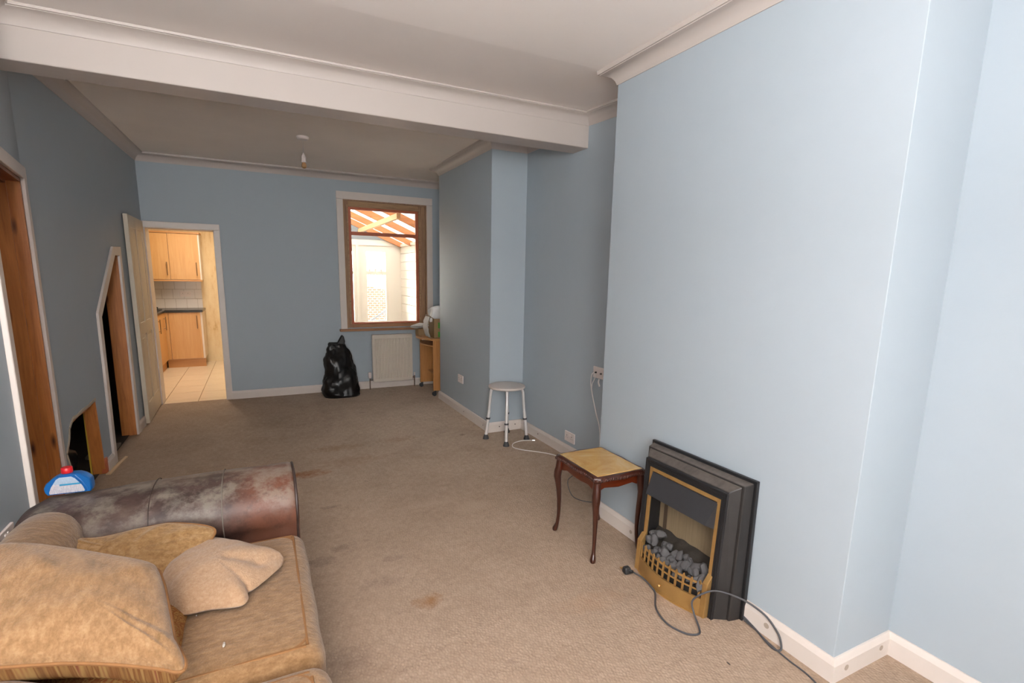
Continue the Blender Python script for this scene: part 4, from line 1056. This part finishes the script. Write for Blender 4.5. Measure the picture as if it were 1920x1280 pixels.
# ------------------------------------------------------------------ electric fire (local: a along wall away from camera, b out from wall)
def fire():
    ox, oy, rz = 1.866, 1.351, math.radians(1.5)
    f = empty('electric_fire', (ox, oy, 0), 'black and brass coal-effect electric fire standing against the chimney breast', 'fire', rz=rz)
    W = 0.63; ztop = 0.655
    def T(a, b, z):
        if b >= 0.1: a = W/2+(a-W/2)*0.949; z *= 0.978      # the projecting front is a little smaller and leans back
        return (-b*1.07*(1-0.33*z), a, z)
    def bx(a0, a1, b0, b1, z0, z1):
        return MB().add([T(a, b, z) for z in (z0, z1) for b in (b1, b0) for a in (a0, a1)], [(0, 2, 3, 1), (4, 5, 7, 6), (0, 1, 5, 4), (2, 6, 7, 3), (0, 4, 6, 2), (1, 3, 7, 5)])
    # three-step picture-frame surround: each step a U of two sides and a head with sloped faces
    def ring(o0, i0, b0, o1, i1, b1, zt0, zt1, zi):
        """frame whose back outline is inset o0 at depth b0 and front outline inset o1 at depth b1; opening inset i"""
        def U(o, i, b, zt, z_i): return [T(o, b, 0), T(o, b, zt), T(W-o, b, zt), T(W-o, b, 0), T(W-i, b, 0), T(W-i, b, z_i), T(i, b, z_i), T(i, b, 0)]
        return MB().loft([U(o0, i0, b0, zt0, zi), U(o1, i1, b1, zt1, zi)])
    obj('back_plate', ring(0, 0.07, 0.0, 0.0, 0.07, 0.022, ztop, ztop, 0.57), M_BLACK, f, bevel=0.003, local=True)
    obj('middle_moulding', ring(0.012, 0.07, 0.022, 0.024, 0.07, 0.075, ztop-0.012, ztop-0.022, 0.57), M_BLACKD, f, bevel=0.004, local=True)
    obj('front_moulding', ring(0.034, 0.07, 0.075, 0.054, 0.07, 0.122, ztop-0.028, ztop-0.044, 0.57), M_BLACKD, f, bevel=0.004, local=True)
    fr = obj('front_frame', ring(0.050, 0.082, 0.122, 0.053, 0.084, 0.132, 0.608, 0.604, 0.568), M_BLACK, f, bevel=0.002, local=True)
    for k in range(3):
        q = 0.054+k*0.009
        mb = MB(); mb.tube([T(q, 0.132, 0.0), T(q, 0.132, 0.604-k*0.012), T(W-q, 0.132, 0.604-k*0.012), T(W-q, 0.132, 0.0)], 0.003, 6)
        obj('reed_moulding', mb, M_BLACK, fr, local=True)
    # brass inner trim
    br = 0.020
    obj('brass_trim', bx(0.084, 0.084+br, 0.118, 0.130, 0.19, 0.568), M_BRASS, f, bevel=0.002, local=True)
    obj('brass_trim', bx(W-0.084-br, W-0.084, 0.118, 0.130, 0.19, 0.568), M_BRASS, f, bevel=0.002, local=True)
    obj('brass_trim', bx(0.084+br, W-0.084-br, 0.118, 0.130, 0.548, 0.568), M_BRASS, f, bevel=0.002, local=True)
    # fire box
    mb = MB(); mb.add(*bx(0.09, 0.100, 0.02, 0.118, 0.05, 0.56).__dict__.values()); mb.add(*bx(W-0.10, W-0.09, 0.02, 0.118, 0.05, 0.56).__dict__.values()); mb.add(*bx(0.09, W-0.09, 0.02, 0.118, 0.55, 0.56).__dict__.values()); mb.add(*bx(0.09, W-0.09, 0.0, 0.12, 0.03, 0.06).__dict__.values())
    obj('firebox', mb, M_BLACK, f, local=True)
    obj('fireback', bx(0.10, W-0.10, 0.018, 0.030, 0.05, 0.55), M_TANP, f, local=True)
    obj('fireback_strip', bx(W-0.155, W-0.135, 0.030, 0.036, 0.16, 0.55), plain('dark_strip', '#4a3a2c', 0.7), f, local=True)
    # canopy hood
    mb = MB(); a0, a1 = 0.100, W-0.106
    P0 = [T(a0, 0.128, 0.545), T(a1, 0.128, 0.545)]; P1 = [T(a0+0.016, 0.182, 0.442), T(a1-0.016, 0.182, 0.442)]; P2 = [T(a0, 0.118, 0.412), T(a1, 0.118, 0.412)]
    mb.add([P0[0], P0[1], P1[1], P1[0], P2[0], P2[1]], [(0, 1, 2, 3), (0, 3, 4), (1, 5, 2)])
    mb.add([T(a0, 0.124, 0.541), T(a1, 0.124, 0.541), T(a1-0.016, 0.176, 0.442), T(a0+0.016, 0.176, 0.442)], [(3, 2, 1, 0)])
    obj('canopy_hood', mb, M_HOOD, f, local=True)
    # soot bed behind coals
    mb = MB()
    def bed(u, v):
        a = 0.105+(W-0.21)*u; b = 0.034+0.10*v
        return T(a, b, 0.215-0.09*v+0.018*noise.noise(Vector((a*16, b*16, 3))))
    mb.grid(bed, 30, 8); obj('ember_bed', mb, M_ASH, f, smooth=True, local=True)
    # coals
    base = []
    for k in range(6):
        mb = MB(); mb.ico((0, 0, 0), 1.0, 2, (1.25, 0.85, 0.78), 0.42, k+1, 1.3)
        me = bpy.data.meshes.new('coal'); me.from_pydata([tuple(v) for v in mb.v], [], mb.f); me.materials.append(M_COAL)
        for p in me.polygons: p.use_smooth = (p.index % 1 == 0)
        try: me.set_sharp_from_angle(angle=math.radians(32))
        except Exception: pass
        base.append(me)
    rnd = random.Random(5); cnt = 0
    for row, (b, z, n_) in enumerate(((0.155, 0.135, 12), (0.128, 0.152, 12), (0.100, 0.175, 11))):
        for i in range(n_):
            a = 0.118+(W-0.236)*(i+0.5*(row % 2)+0.25)/(n_)
            bow = 1-((a-W/2)/(W/2-0.09))**2
            bb = b+ (0.022*bow-0.018)*(1 if row == 0 else 0.5) + rnd.uniform(-0.006, 0.006)
            zz = z+rnd.uniform(-0.01, 0.012)+(0.03 if a > W-0.19 and row > 0 else 0)
            o = bpy.data.objects.new('coal', base[rnd.randrange(6)]); COL.objects.link(o); o.parent = f
            s_ = rnd.uniform(0.018, 0.027)
            o.location = T(a, bb, zz); o.rotation_euler = (rnd.uniform(0, 6), rnd.uniform(0, 6), rnd.uniform(0, 6)); o.scale = (s_, s_, s_); cnt += 1
    # bowed brass fret
    def bow(a): return 0.138+0.050*(1-((a-W/2)/(W/2-0.085))**2)
    N_ = 26; A0, A1 = 0.098, W-0.098
    def arc(z, dz, db=0.004, off=0.0):
        m_ = MB()
        rings = []
        for i in range(N_+1):
            a = A0+(A1-A0)*i/N_; b = bow(a)+off
            rings.append([T(a, b, z), T(a, b+db, z), T(a, b+db, z+dz), T(a, b, z+dz)])
        return m_.loft(rings)
    fret = obj('brass_fret', arc(0.145, 0.010), M_BRASS, f, local=True)
    obj('fret_rail', arc(0.113, 0.007), M_BRASS, fret, local=True)
    for i in range(11):
        a = A0+(A1-A0)*(i+0.5)/11
        mb = bx(a-0.005, a+0.005, bow(a)+0.002, bow(a)+0.008, 0.085, 0.160)
        mb.add(*MB().prism([(a-0.007, 0.157), (a+0.007, 0.157), (a, 0.170)], lambda q, z: T(q, bow(a)+0.002, z), lambda q, z: T(q, bow(a)+0.008, z)).__dict__.values())
        obj('fret_bar', mb, M_BRASS, fret, local=True)
    obj('fret_backing', arc(0.05, 0.075, 0.003, -0.012), M_BLACK, fret, local=True)
    ash = obj('ashpan_cover', arc(0.004, 0.078, 0.010, 0.0), M_BRASS, f, local=True, smooth=True)
    obj('ashpan_base', arc(0.0, 0.006, 0.02, -0.005), M_BRASS, f, local=True)
    kb = MB(); kb.tube([T(W/2, bow(W/2)+0.008, 0.045), T(W/2, bow(W/2)+0.014, 0.045), T(W/2, bow(W/2)+0.022, 0.045), T(W/2, bow(W/2)+0.026, 0.045)], [0.004, 0.004, 0.010, 0.007], 12)
    obj('knob', kb, M_BRASS, ash, smooth=True, local=True)
    # corner posts with sloped caps
    for a0, a1 in ((0.076, 0.104), (W-0.104, W-0.076)):
        mb = MB(); bt = 0.158
        mb.loft([[T(a0, 0.126, 0), T(a1, 0.126, 0), T(a1, bt, 0), T(a0, bt, 0)], [T(a0, 0.126, 0.165), T(a1, 0.126, 0.165), T(a1, bt, 0.165), T(a0, bt, 0.165)], [T(a0, 0.126, 0.205), T(a1, 0.126, 0.205), T(a1, 0.130, 0.205), T(a0, 0.130, 0.205)]])
        obj('corner_post', mb, M_BRASS, f, bevel=0.002, local=True)
    # mains flex and plug, lying in loops on the carpet
    inv = MW[f].inverted()
    pts = [(1.853, 1.352, 0.02), (1.840, 1.27, 0.008), (1.812, 1.180, 0.006), (1.828, 1.150, 0.008), (1.845, 1.165, 0.035), (1.847, 1.19, 0.065), (1.838, 1.245, 0.105), (1.80, 1.325, 0.135), (1.735, 1.395, 0.150), (1.690, 1.43, 0.135), (1.655, 1.465, 0.085), (1.652, 1.45, 0.035), (1.626, 1.39, 0.007), (1.594, 1.366, 0.006), (1.548, 1.393, 0.006), (1.521, 1.476, 0.006), (1.549, 1.575, 0.006), (1.625, 1.665, 0.006), (1.640, 1.72, 0.010), (1.640, 1.775, 0.018), (1.626, 1.828, 0.022)]
    pc = catmull(pts, 200, False)
    obj('mains_flex', MB().tube(pc, 0.0042, 8), M_CABLEG, f, smooth=True)
    pl = MB(); pl.loft([[Vector((1.612, 1.866, 0.002))+Vector((dx, dy, dz)) for dx, dy, dz in q] for q in (
        [(-0.020, -0.018, 0.0), (0.014, -0.022, 0.0), (0.018, 0.010, 0.0), (-0.016, 0.014, 0.0)],
        [(-0.022, -0.020, 0.012), (0.016, -0.024, 0.012), (0.020, 0.012, 0.012), (-0.018, 0.016, 0.012)],
        [(-0.018, -0.016, 0.036), (0.012, -0.018, 0.036), (0.014, 0.008, 0.036), (-0.014, 0.010, 0.036)])])
    plug = obj('plug', pl, M_CABLE, f, bevel=0.005, smooth=True)
    mb = MB()
    for dx, dy in ((-0.010, 0.006), (0.008, 0.004), (0.0, 0.0)): mb.box(1.612+dx-0.003, 1.612+dx+0.003, 1.880+dy, 1.896+dy, 0.012, 0.018)
    obj('plug_pin', mb, M_BRASS, plug)
    mb = MB(); mb.tube([(1.618, 1.848, 0.022), (1.624, 1.832, 0.022)], 0.008, 10); obj('flex_grip', mb, M_CABLE, plug)
fire()
# thin flex running along the skirting to the camera side
pc = catmull([(1.845, 1.345, 0.012), (1.842, 1.28, 0.007), (1.822, 1.19, 0.006), (1.81, 1.10, 0.006), (1.80, 0.99, 0.006), (1.72, 0.80, 0.006)], 60, False)
tag(obj('floor_flex', MB().tube(pc, 0.0032, 8), M_CABLEG, smooth=True), 'thin grey flex along the skirting foot below the fire', 'cable')
tag(obj('carpet_scrap', MB().ico((1.578, 1.193, 0.004), 0.006, 1, (0.5, 1.8, 0.5)), M_HOLE), 'tiny dark scrap on the carpet in front of the fire', 'scrap')

# ------------------------------------------------------------------ shower stool
def stool():
    cx, cy = 1.983, 4.072
    s = empty('shower_stool', (cx, cy, 0), 'round white shower stool with adjustable metal legs by the alcove corner', 'stool')
    obj('seat', MB().lathe([(0.02, 0.486), (0.150, 0.486), (0.163, 0.490), (0.168, 0.499), (0.166, 0.508), (0.156, 0.513), (0.11, 0.511), (0.02, 0.509)], (cx, cy, 0), 48), M_STOOLTOP, s, smooth=True)
    feet = [(1.813, 4.15), (1.896, 3.887), (2.154, 3.987), (2.079, 4.25)]
    for (fx, fy) in feet:
        d = Vector((fx-cx, fy-cy)); L = d.length; d.normalize()
        top = L-0.045
        path = [(0.02, 0.480), (top-0.030, 0.480), (top-0.014, 0.476), (top-0.003, 0.465), (top+0.003, 0.447), (top+0.02, 0.25)]
        lg = obj('leg', MB().tube([(cx+d.x*r, cy+d.y*r, z) for r, z in path], 0.0125, 12), M_ALU, s, smooth=True)
        obj('leg_tube', MB().tube([(cx+d.x*(top+0.018), cy+d.y*(top+0.018), 0.27), (cx+d.x*L, cy+d.y*L, 0.02)], 0.0145, 12), M_ALU, lg, smooth=True)
        za = 0.19; ra = top+0.02+(L-top-0.02)*(0.25-za)/0.25
        obj('collar', MB().tube([(cx+d.x*ra, cy+d.y*ra, za), (cx+d.x*(ra-0.001), cy+d.y*(ra-0.001), za+0.014)], 0.019, 14), M_RUBBER, lg)
        obj('rubber_foot', MB().lathe([(0.028, 0.0), (0.028, 0.006), (0.019, 0.034), (0.016, 0.042)], (fx, fy, 0), 18), M_RUBBER, lg, smooth=True)
stool()

# ------------------------------------------------------------------ sockets and cables
def socket_double(name, loc, rz, label, kind='socket'):
    s = empty(name, loc, label, 'socket', rz=rz, group='white wall sockets')      # local: faceplate in XZ, facing -Y
    obj('faceplate', MB().box(-0.073, 0.073, -0.011, 0, -0.043, 0.043), M_PLASTIC, s, bevel=0.003, local=True)
    for x in (-0.036, 0.036):
        if kind == 'socket':
            mb = MB(); mb.box(x-0.003, x+0.003, -0.0125, -0.0105, 0.006, 0.014); mb.box(x-0.014, x-0.008, -0.0125, -0.0105, -0.010, -0.007); mb.box(x+0.008, x+0.014, -0.0125, -0.0105, -0.010, -0.007)
            obj('pin_holes', mb, M_HOLE, s, local=True)
            xs_ = -0.010 if x < 0 else 0.010
            obj('rocker_switch', MB().box(xs_-0.006, xs_+0.006, -0.0145, -0.010, 0.010, 0.030), M_PLASTIC, s, bevel=0.002, local=True)
    return s
socket_double('wall_socket', (XR3, 5.075, 0.381), -PI/2, 'white double socket on the far chimney breast beside the desk')
socket_double('wall_socket', (XR2, 3.432, 0.172), -PI/2, 'white double socket low in the alcove behind the side table')
sk = socket_double('aerial_socket', (XR2, 3.065, 0.787), -PI/2, 'white aerial outlet plate high beside the near chimney breast', 'aerial')
for x in (-0.032, 0.034):
    mb = MB(); mb.tube([(x, -0.011, 0.0), (x, -0.022, 0.0)], [0.007, 0.006], 12); obj('aerial_port', mb, M_CABLE, sk, local=True)
socket_double('wall_socket', (-0.93, 2.458, 0.465), PI/2, 'white double socket on the wall at the left edge behind the sofa')
socket_double('wall_socket', (-1.045, 9.664, 1.106), 0, 'white double socket on the kitchen splashback')
pc = catmull([(2.258, 3.11, 0.787), (2.235, 3.115, 0.77), (2.235, 3.125, 0.70), (2.24, 3.105, 0.61), (2.245, 3.055, 0.48), (2.25, 3.012, 0.385), (2.245, 2.985, 0.27), (2.22, 2.95, 0.10), (2.20, 2.92, 0.02), (2.16, 3.0, 0.007), (2.13, 3.25, 0.006), (2.17, 3.48, 0.006), (2.08, 3.623, 0.006), (1.978, 3.726, 0.006), (1.933, 3.821, 0.006), (1.985, 3.915, 0.006), (2.09, 3.95, 0.006), (2.18, 3.918, 0.006)], 160, False)
cb = empty('aerial_cable', (2.2, 3.1, 0), 'white aerial cable looping from the outlet plate to the stool', 'cable')
obj('flex', MB().tube(pc, 0.0042, 8), M_CABLEW, cb, smooth=True)
mb = MB(); mb.tube([(2.18, 3.918, 0.006), (2.20, 3.908, 0.0065)], 0.006, 10); obj('cable_plug', mb, M_CHROME, cb)
pc = catmull([(2.258, 3.11, 0.785), (2.245, 3.09, 0.745), (2.238, 3.11, 0.70), (2.238, 3.118, 0.66)], 30, False)
obj('flex_tail', MB().tube(pc, 0.0035, 8), M_CABLEW, cb, smooth=True)
pc = catmull([(2.262, 3.06, 0.74), (2.25, 3.05, 0.72), (2.25, 3.035, 0.69)], 16, False)
tag(obj('loose_tail', MB().tube(pc, 0.006, 8), M_CABLEW, smooth=True), 'short white cable end hanging below the aerial plate', 'cable')
pc = catmull([(2.06, 3.06, 0.005), (1.98, 3.00, 0.005), (1.90, 2.86, 0.005), (1.86, 2.72, 0.005), (1.93, 2.62, 0.005), (2.05, 2.66, 0.005), (2.12, 2.82, 0.005)], 60, False)
tag(obj('cable_loop', MB().tube(pc, 0.0028, 8), M_CABLEG, smooth=True), 'thin dark cable loop on the carpet behind the side table', 'cable')

# ------------------------------------------------------------------ radiator
def radiator():
    x0, x1, z0, z1, yf = 1.275, 1.782, 0.10, 0.703, YD-0.115
    r = empty('radiator', ((x0+x1)/2, YD-0.06, 0), 'white panel radiator below the window', 'radiator')
    # front panel with shallow vertical flutes
    mb = MB(); n_ = 96
    front = []
    for i in range(n_+1):
        x = x0+(x1-x0)*i/n_; u = (i % 4)/4
        dep = 0.007 if (i % 4) in (1, 2) and 4 < i < n_-4 else 0.0
        front.append((x, dep))
    rings = []
    for z, k in ((z0, 0.0), (z0+0.035, 0.0), (z0+0.05, 1.0), (z1-0.05, 1.0), (z1-0.035, 0.0), (z1, 0.0)):
        rings.append([(x, yf+d*k, z) for x, d in front]+[(x1, yf+0.022, z), (x0, yf+0.022, z)])
    obj('front_panel', mb.loft(rings), M_RAD, r)
    obj('back_panel', MB().box(x0, x1, yf+0.05, yf+0.065, z0, z1), M_RAD, r)
    obj('top_grille', MB().box(x0-0.003, x1+0.003, yf-0.002, yf+0.068, z1-0.002, z1+0.012), M_RAD, r, bevel=0.003)
    for x in (x0-0.002, x1+0.002): obj('side_cover', MB().box(x-0.004, x+0.004, yf+0.004, yf+0.066, z0+0.02, z1), M_RAD, r)
    for x in (x0+0.1, x1-0.1): obj('bracket', MB().box(x-0.015, x+0.015, yf+0.06, YD-0.001, z0+0.1, z1-0.1), M_RAD, r)
    v = obj('valve_pipe', MB().tube([(x0-0.045, yf+0.03, 0), (x0-0.045, yf+0.03, 0.16)], 0.0075, 10), M_CHROME, r)
    mb = MB(); mb.tube([(x0-0.045, yf+0.03, 0.13), (x0+0.01, yf+0.03, 0.13)], 0.011, 10); obj('valve_tail', mb, M_CHROME, v)
    mb = MB(); mb.lathe([(0.014, 0.15), (0.021, 0.16), (0.023, 0.20), (0.020, 0.225), (0.012, 0.23)], (x0-0.045, yf+0.03, 0), 16); obj('thermostat_head', mb, M_PLASTIC, v, smooth=True)
    v = obj('valve_pipe', MB().tube([(x1+0.035, yf+0.03, 0), (x1+0.035, yf+0.03, 0.17)], 0.0075, 10), M_CHROME, r)
    mb = MB(); mb.tube([(x1+0.035, yf+0.03, 0.13), (x1-0.01, yf+0.03, 0.13)], 0.011, 10); obj('valve_tail', mb, M_CHROME, v)
    mb = MB(); mb.tube([(x1+0.035, yf+0.03, 0.15), (x1+0.035, yf+0.03, 0.19)], 0.011, 10); obj('lockshield_cap', mb, M_PLASTIC, v)
radiator()

# ------------------------------------------------------------------ bin bag
def binbag():
    cx, cy = 0.835, 6.36
    prof = [(0.0, 0.200, 0.120), (0.02, 0.212, 0.135), (0.07, 0.216, 0.14), (0.15, 0.205, 0.14), (0.24, 0.190, 0.13), (0.32, 0.178, 0.12), (0.40, 0.160, 0.11), (0.48, 0.142, 0.095), (0.55, 0.122, 0.075), (0.60, 0.105, 0.055), (0.635, 0.095, 0.035)]
    n_ = 72
    def pt(k, i, z, rx, ry):
        a = 2*PI*i/n_
        c_, s_ = math.cos(a), math.sin(a)
        e = 2/2.5
        x = rx*math.copysign(abs(c_)**e, c_); y = ry*math.copysign(abs(s_)**e, s_)
        q = Vector((x*9, y*9, z*7))
        w_ = 0.030*noise.noise(q*0.8)+0.020*abs(noise.noise(q*1.9+Vector((4, 4, 4))))+0.005*noise.noise(q*4.5)
        if z < 0.03: w_ *= 0.4
        lean = 0.03*(z/0.6)
        return (cx-lean+0.02+x*(1+w_/max(rx, .05)*1.2), cy+0.11*(z/0.63)+y*(1+w_/max(ry, .05)), max(0.0, z+(w_*0.8 if z > 0.03 else 0)))
    zs_ = []
    for k in range(len(prof)-1):
        for s_ in range(4):
            f = s_/4; a, b = prof[k], prof[k+1]
            zs_.append(tuple(a[q]+(b[q]-a[q])*f for q in range(3)))
    zs_.append(prof[-1])
    rings = [[pt(k, i, *p) for i in range(n_)] for k, p in enumerate(zs_)]
    root = empty('bin_bag', (cx, cy, 0), 'full black plastic bin bag leaning on the wall under the window', 'bag')
    obj('sack_body', MB().loft(rings), M_BAG, root, smooth=True)
    # two gathered ears at the mouth
    mb = MB()
    ytop = cy+0.105
    def ear(poly, t):
        m_ = MB()
        def thick(p): return t
        m_.prism(poly, lambda a, b: (cx+a, ytop-t+0.01*noise.noise(Vector((a*20, b*20, 1))), b), lambda a, b: (cx+a, ytop+t+0.01*noise.noise(Vector((a*20, b*20, 1))), b)); return m_
    obj('tied_ear', ear([(-0.03, 0.60), (0.005, 0.67), (0.035, 0.722), (0.050, 0.745), (0.072, 0.72), (0.085, 0.66), (0.075, 0.61)], 0.022), M_BAG, root, bevel=0.012, smooth=True)
    obj('tied_ear', ear([(-0.115, 0.52), (-0.11, 0.655), (-0.05, 0.652), (0.02, 0.645), (0.02, 0.56)], 0.02), M_BAG, root, bevel=0.012, smooth=True)
binbag()

# ------------------------------------------------------------------ computer trolley desk in the far alcove, with its load
def desk():
    y0, y1, xf, xb = 5.935, 6.52, 1.872, 2.225
    d = empty('computer_desk', (2.05, 6.23, 0), 'beech computer trolley on black castors in the window alcove', 'desk')
    for y in (y0, y1-0.018):
        obj('side_panel', MB().box(xf+0.006, xb, y, y+0.018, 0.065, 0.695), M_DESK, d, bevel=0.002)
    # bowed top
    pts = [(xb, y0-0.015), (xf-0.01, y0-0.015)]
    for i in range(13):
        f = i/12; y = y0-0.015+(y1-y0+0.03)*f
        pts.append((xf-0.012-0.10*math.sin(PI*f)**0.9, y))
    pts += [(xf-0.01, y1+0.015), (xb, y1+0.015)]
    obj('desk_top', MB().prism(pts, lambda a, b: (a, b, 0.695), lambda a, b: (a, b, 0.717)), M_DESKT, d)
    pts = [(xb-0.05, y0+0.02)]+[(xf+0.005-0.06*math.sin(PI*i/10), y0+0.02+(y1-y0-0.04)*i/10) for i in range(11)]+[(xb-0.05, y1-0.02)]
    ks = obj('keyboard_shelf', MB().prism(pts, lambda a, b: (a, b, 0.615), lambda a, b: (a, b, 0.631)), M_DESKT, d)
    obj('shelf_runner', MB().box(xf+0.03, xb-0.06, y0+0.018, y0+0.03, 0.632, 0.66), M_ALU, ks)
    obj('shelf_runner', MB().box(xf+0.03, xb-0.06, y1-0.03, y1-0.018, 0.632, 0.66), M_ALU, ks)
    obj('lower_shelf', MB().box(xf+0.11, xb, y0+0.018, y1-0.018, 0.215, 0.231), M_DESK, d)
    obj('back_rail', MB().box(xb-0.016, xb, y0+0.018, y1-0.018, 0.30, 0.52), M_DESK, d)
    for x in (xf+0.03, xb-0.03):
        for y in (y0+0.009, y1-0.009):
            c = obj('castor', MB().box(x-0.012, x+0.012, y-0.014, y+0.014, 0.04, 0.066), M_RUBBER, d)
            mb = MB()
            for dy in (-0.016, 0.008): mb.tube([(x-0.012, y+dy, 0.025), (x-0.012, y+dy+0.009, 0.025)], 0.025, 16)
            obj('wheel', mb, M_CABLE, c, smooth=True)
desk()
def desk_load():
    b = empty('cardboard_box', (2.08, 6.08, 0.718), 'brown cardboard box with a green print, on the trolley desk', 'box')
    x0, x1, y0, y1, z0, z1 = 1.905, 2.15, 5.99, 6.2, 0.718, 0.955
    mb = MB(); mb.box(x0, x1, y0, y0+0.005, z0, z1); mb.box(x0, x1, y1-0.005, y1, z0, z1); mb.box(x0, x0+0.005, y0, y1, z0, z1); mb.box(x1-0.005, x1, y0, y1, z0, z1); mb.box(x0, x1, y0, y1, z0, z0+0.005)
    obj('box_body', mb, M_CARD, b)
    mb = MB(); mb.beam((x0+0.003, y0+0.1, z1), (x0-0.05, y0+0.1, z1+0.035), 0.20, 0.004); obj('box_flap', mb, M_CARD, b)
    mb = MB(); mb.box(x0+0.055, x0+0.20, y0-0.0015, y0+0.001, z0+0.12, z0+0.19); mb.box(x0+0.055, x0+0.20, y0-0.0015, y0+0.001, z0+0.01, z0+0.075)
    obj('green_print', mb, M_GREEN, b)
    mb = MB(); mb.rbox(1.885, 2.09, 6.03, 6.15, 0.93, 1.075, 0.022, 10, 0.01, 0.06, 4)
    tag(obj('plastic_wrap', mb, plain('white_polythene', '#dcdad8', 0.3, var=0.08, vscale=20), smooth=True), 'crumpled white polythene bundle on top of the cardboard box', 'wrapping')
    mb = MB(); mb.grid(lambda u, v: (1.875-0.035*math.sin(v*PI)+0.012*noise.noise(Vector((u*5, v*6, 1))), 6.03+0.2*u, 0.719+0.27*v+0.01*noise.noise(Vector((u*4, v*4, 7)))), 14, 20)
    o = obj('packing_paper', mb, M_PAPER, smooth=True); md = o.modifiers.new('thickness', 'SOLIDIFY'); md.thickness = 0.004
    tag(o, 'torn white packing paper hanging over the box front', 'paper')
    s = empty('small_carton', (1.87, 6.35, 0.718), 'small brown carton at the far end of the trolley desk', 'carton')
    mb = MB(); mb.box(1.80, 1.93, 6.30, 6.44, 0.718, 0.80); obj('carton_body', mb, M_CARD, s)
    names = ('lowest grey leaflet of the fanned pile on the small carton', 'white leaflet second from the bottom of the pile on the carton',
             'grey leaflet just below the top of the pile on the carton', 'white leaflet topmost of the fanned pile on the small carton')
    for k in range(4):
        M = Matrix.Rotation(0.1+0.2*k, 3, 'Z') @ Matrix.Rotation(-0.10, 3, 'Y')
        mb = MB(); mb.obox((1.84, 6.36, 0.822+k*0.010), 0.2, 0.15, 0.004, M)
        tag(obj('leaflet', mb, (M_GREYP, M_PAPER)[k % 2]), names[k], 'leaflet', 'leaflets on the small carton')
desk_load()

# ------------------------------------------------------------------ pendant lamp holder
def pendant():
    x, y = 0.435, 5.10
    p = empty('pendant_lamp', (x, y, 2.40), 'bare white pendant lamp holder with bulb on the back ceiling', 'pendant lamp')
    obj('ceiling_rose', MB().lathe([(0.052, 2.669), (0.052, 2.655), (0.044, 2.645), (0.012, 2.640)], (x, y, 0), 24), M_PLASTIC, p, smooth=True)
    obj('flex', MB().tube([(x, y, 2.645), (x, y, 2.525)], 0.003, 6), M_CABLEW, p)
    obj('lamp_holder', MB().lathe([(0.006, 2.53), (0.014, 2.515), (0.019, 2.50), (0.019, 2.495), (0.022, 2.495), (0.022, 2.488), (0.019, 2.487), (0.019, 2.462), (0.023, 2.46), (0.023, 2.452), (0.018, 2.451)], (x, y, 0), 20), M_PLASTIC, p, smooth=True)
    obj('bulb', MB().lathe([(0.012, 2.455), (0.018, 2.44), (0.0215, 2.425), (0.020, 2.412), (0.013, 2.403), (0.004, 2.400)], (x, y, 0), 20), M_BULB, p, smooth=True)
pendant()
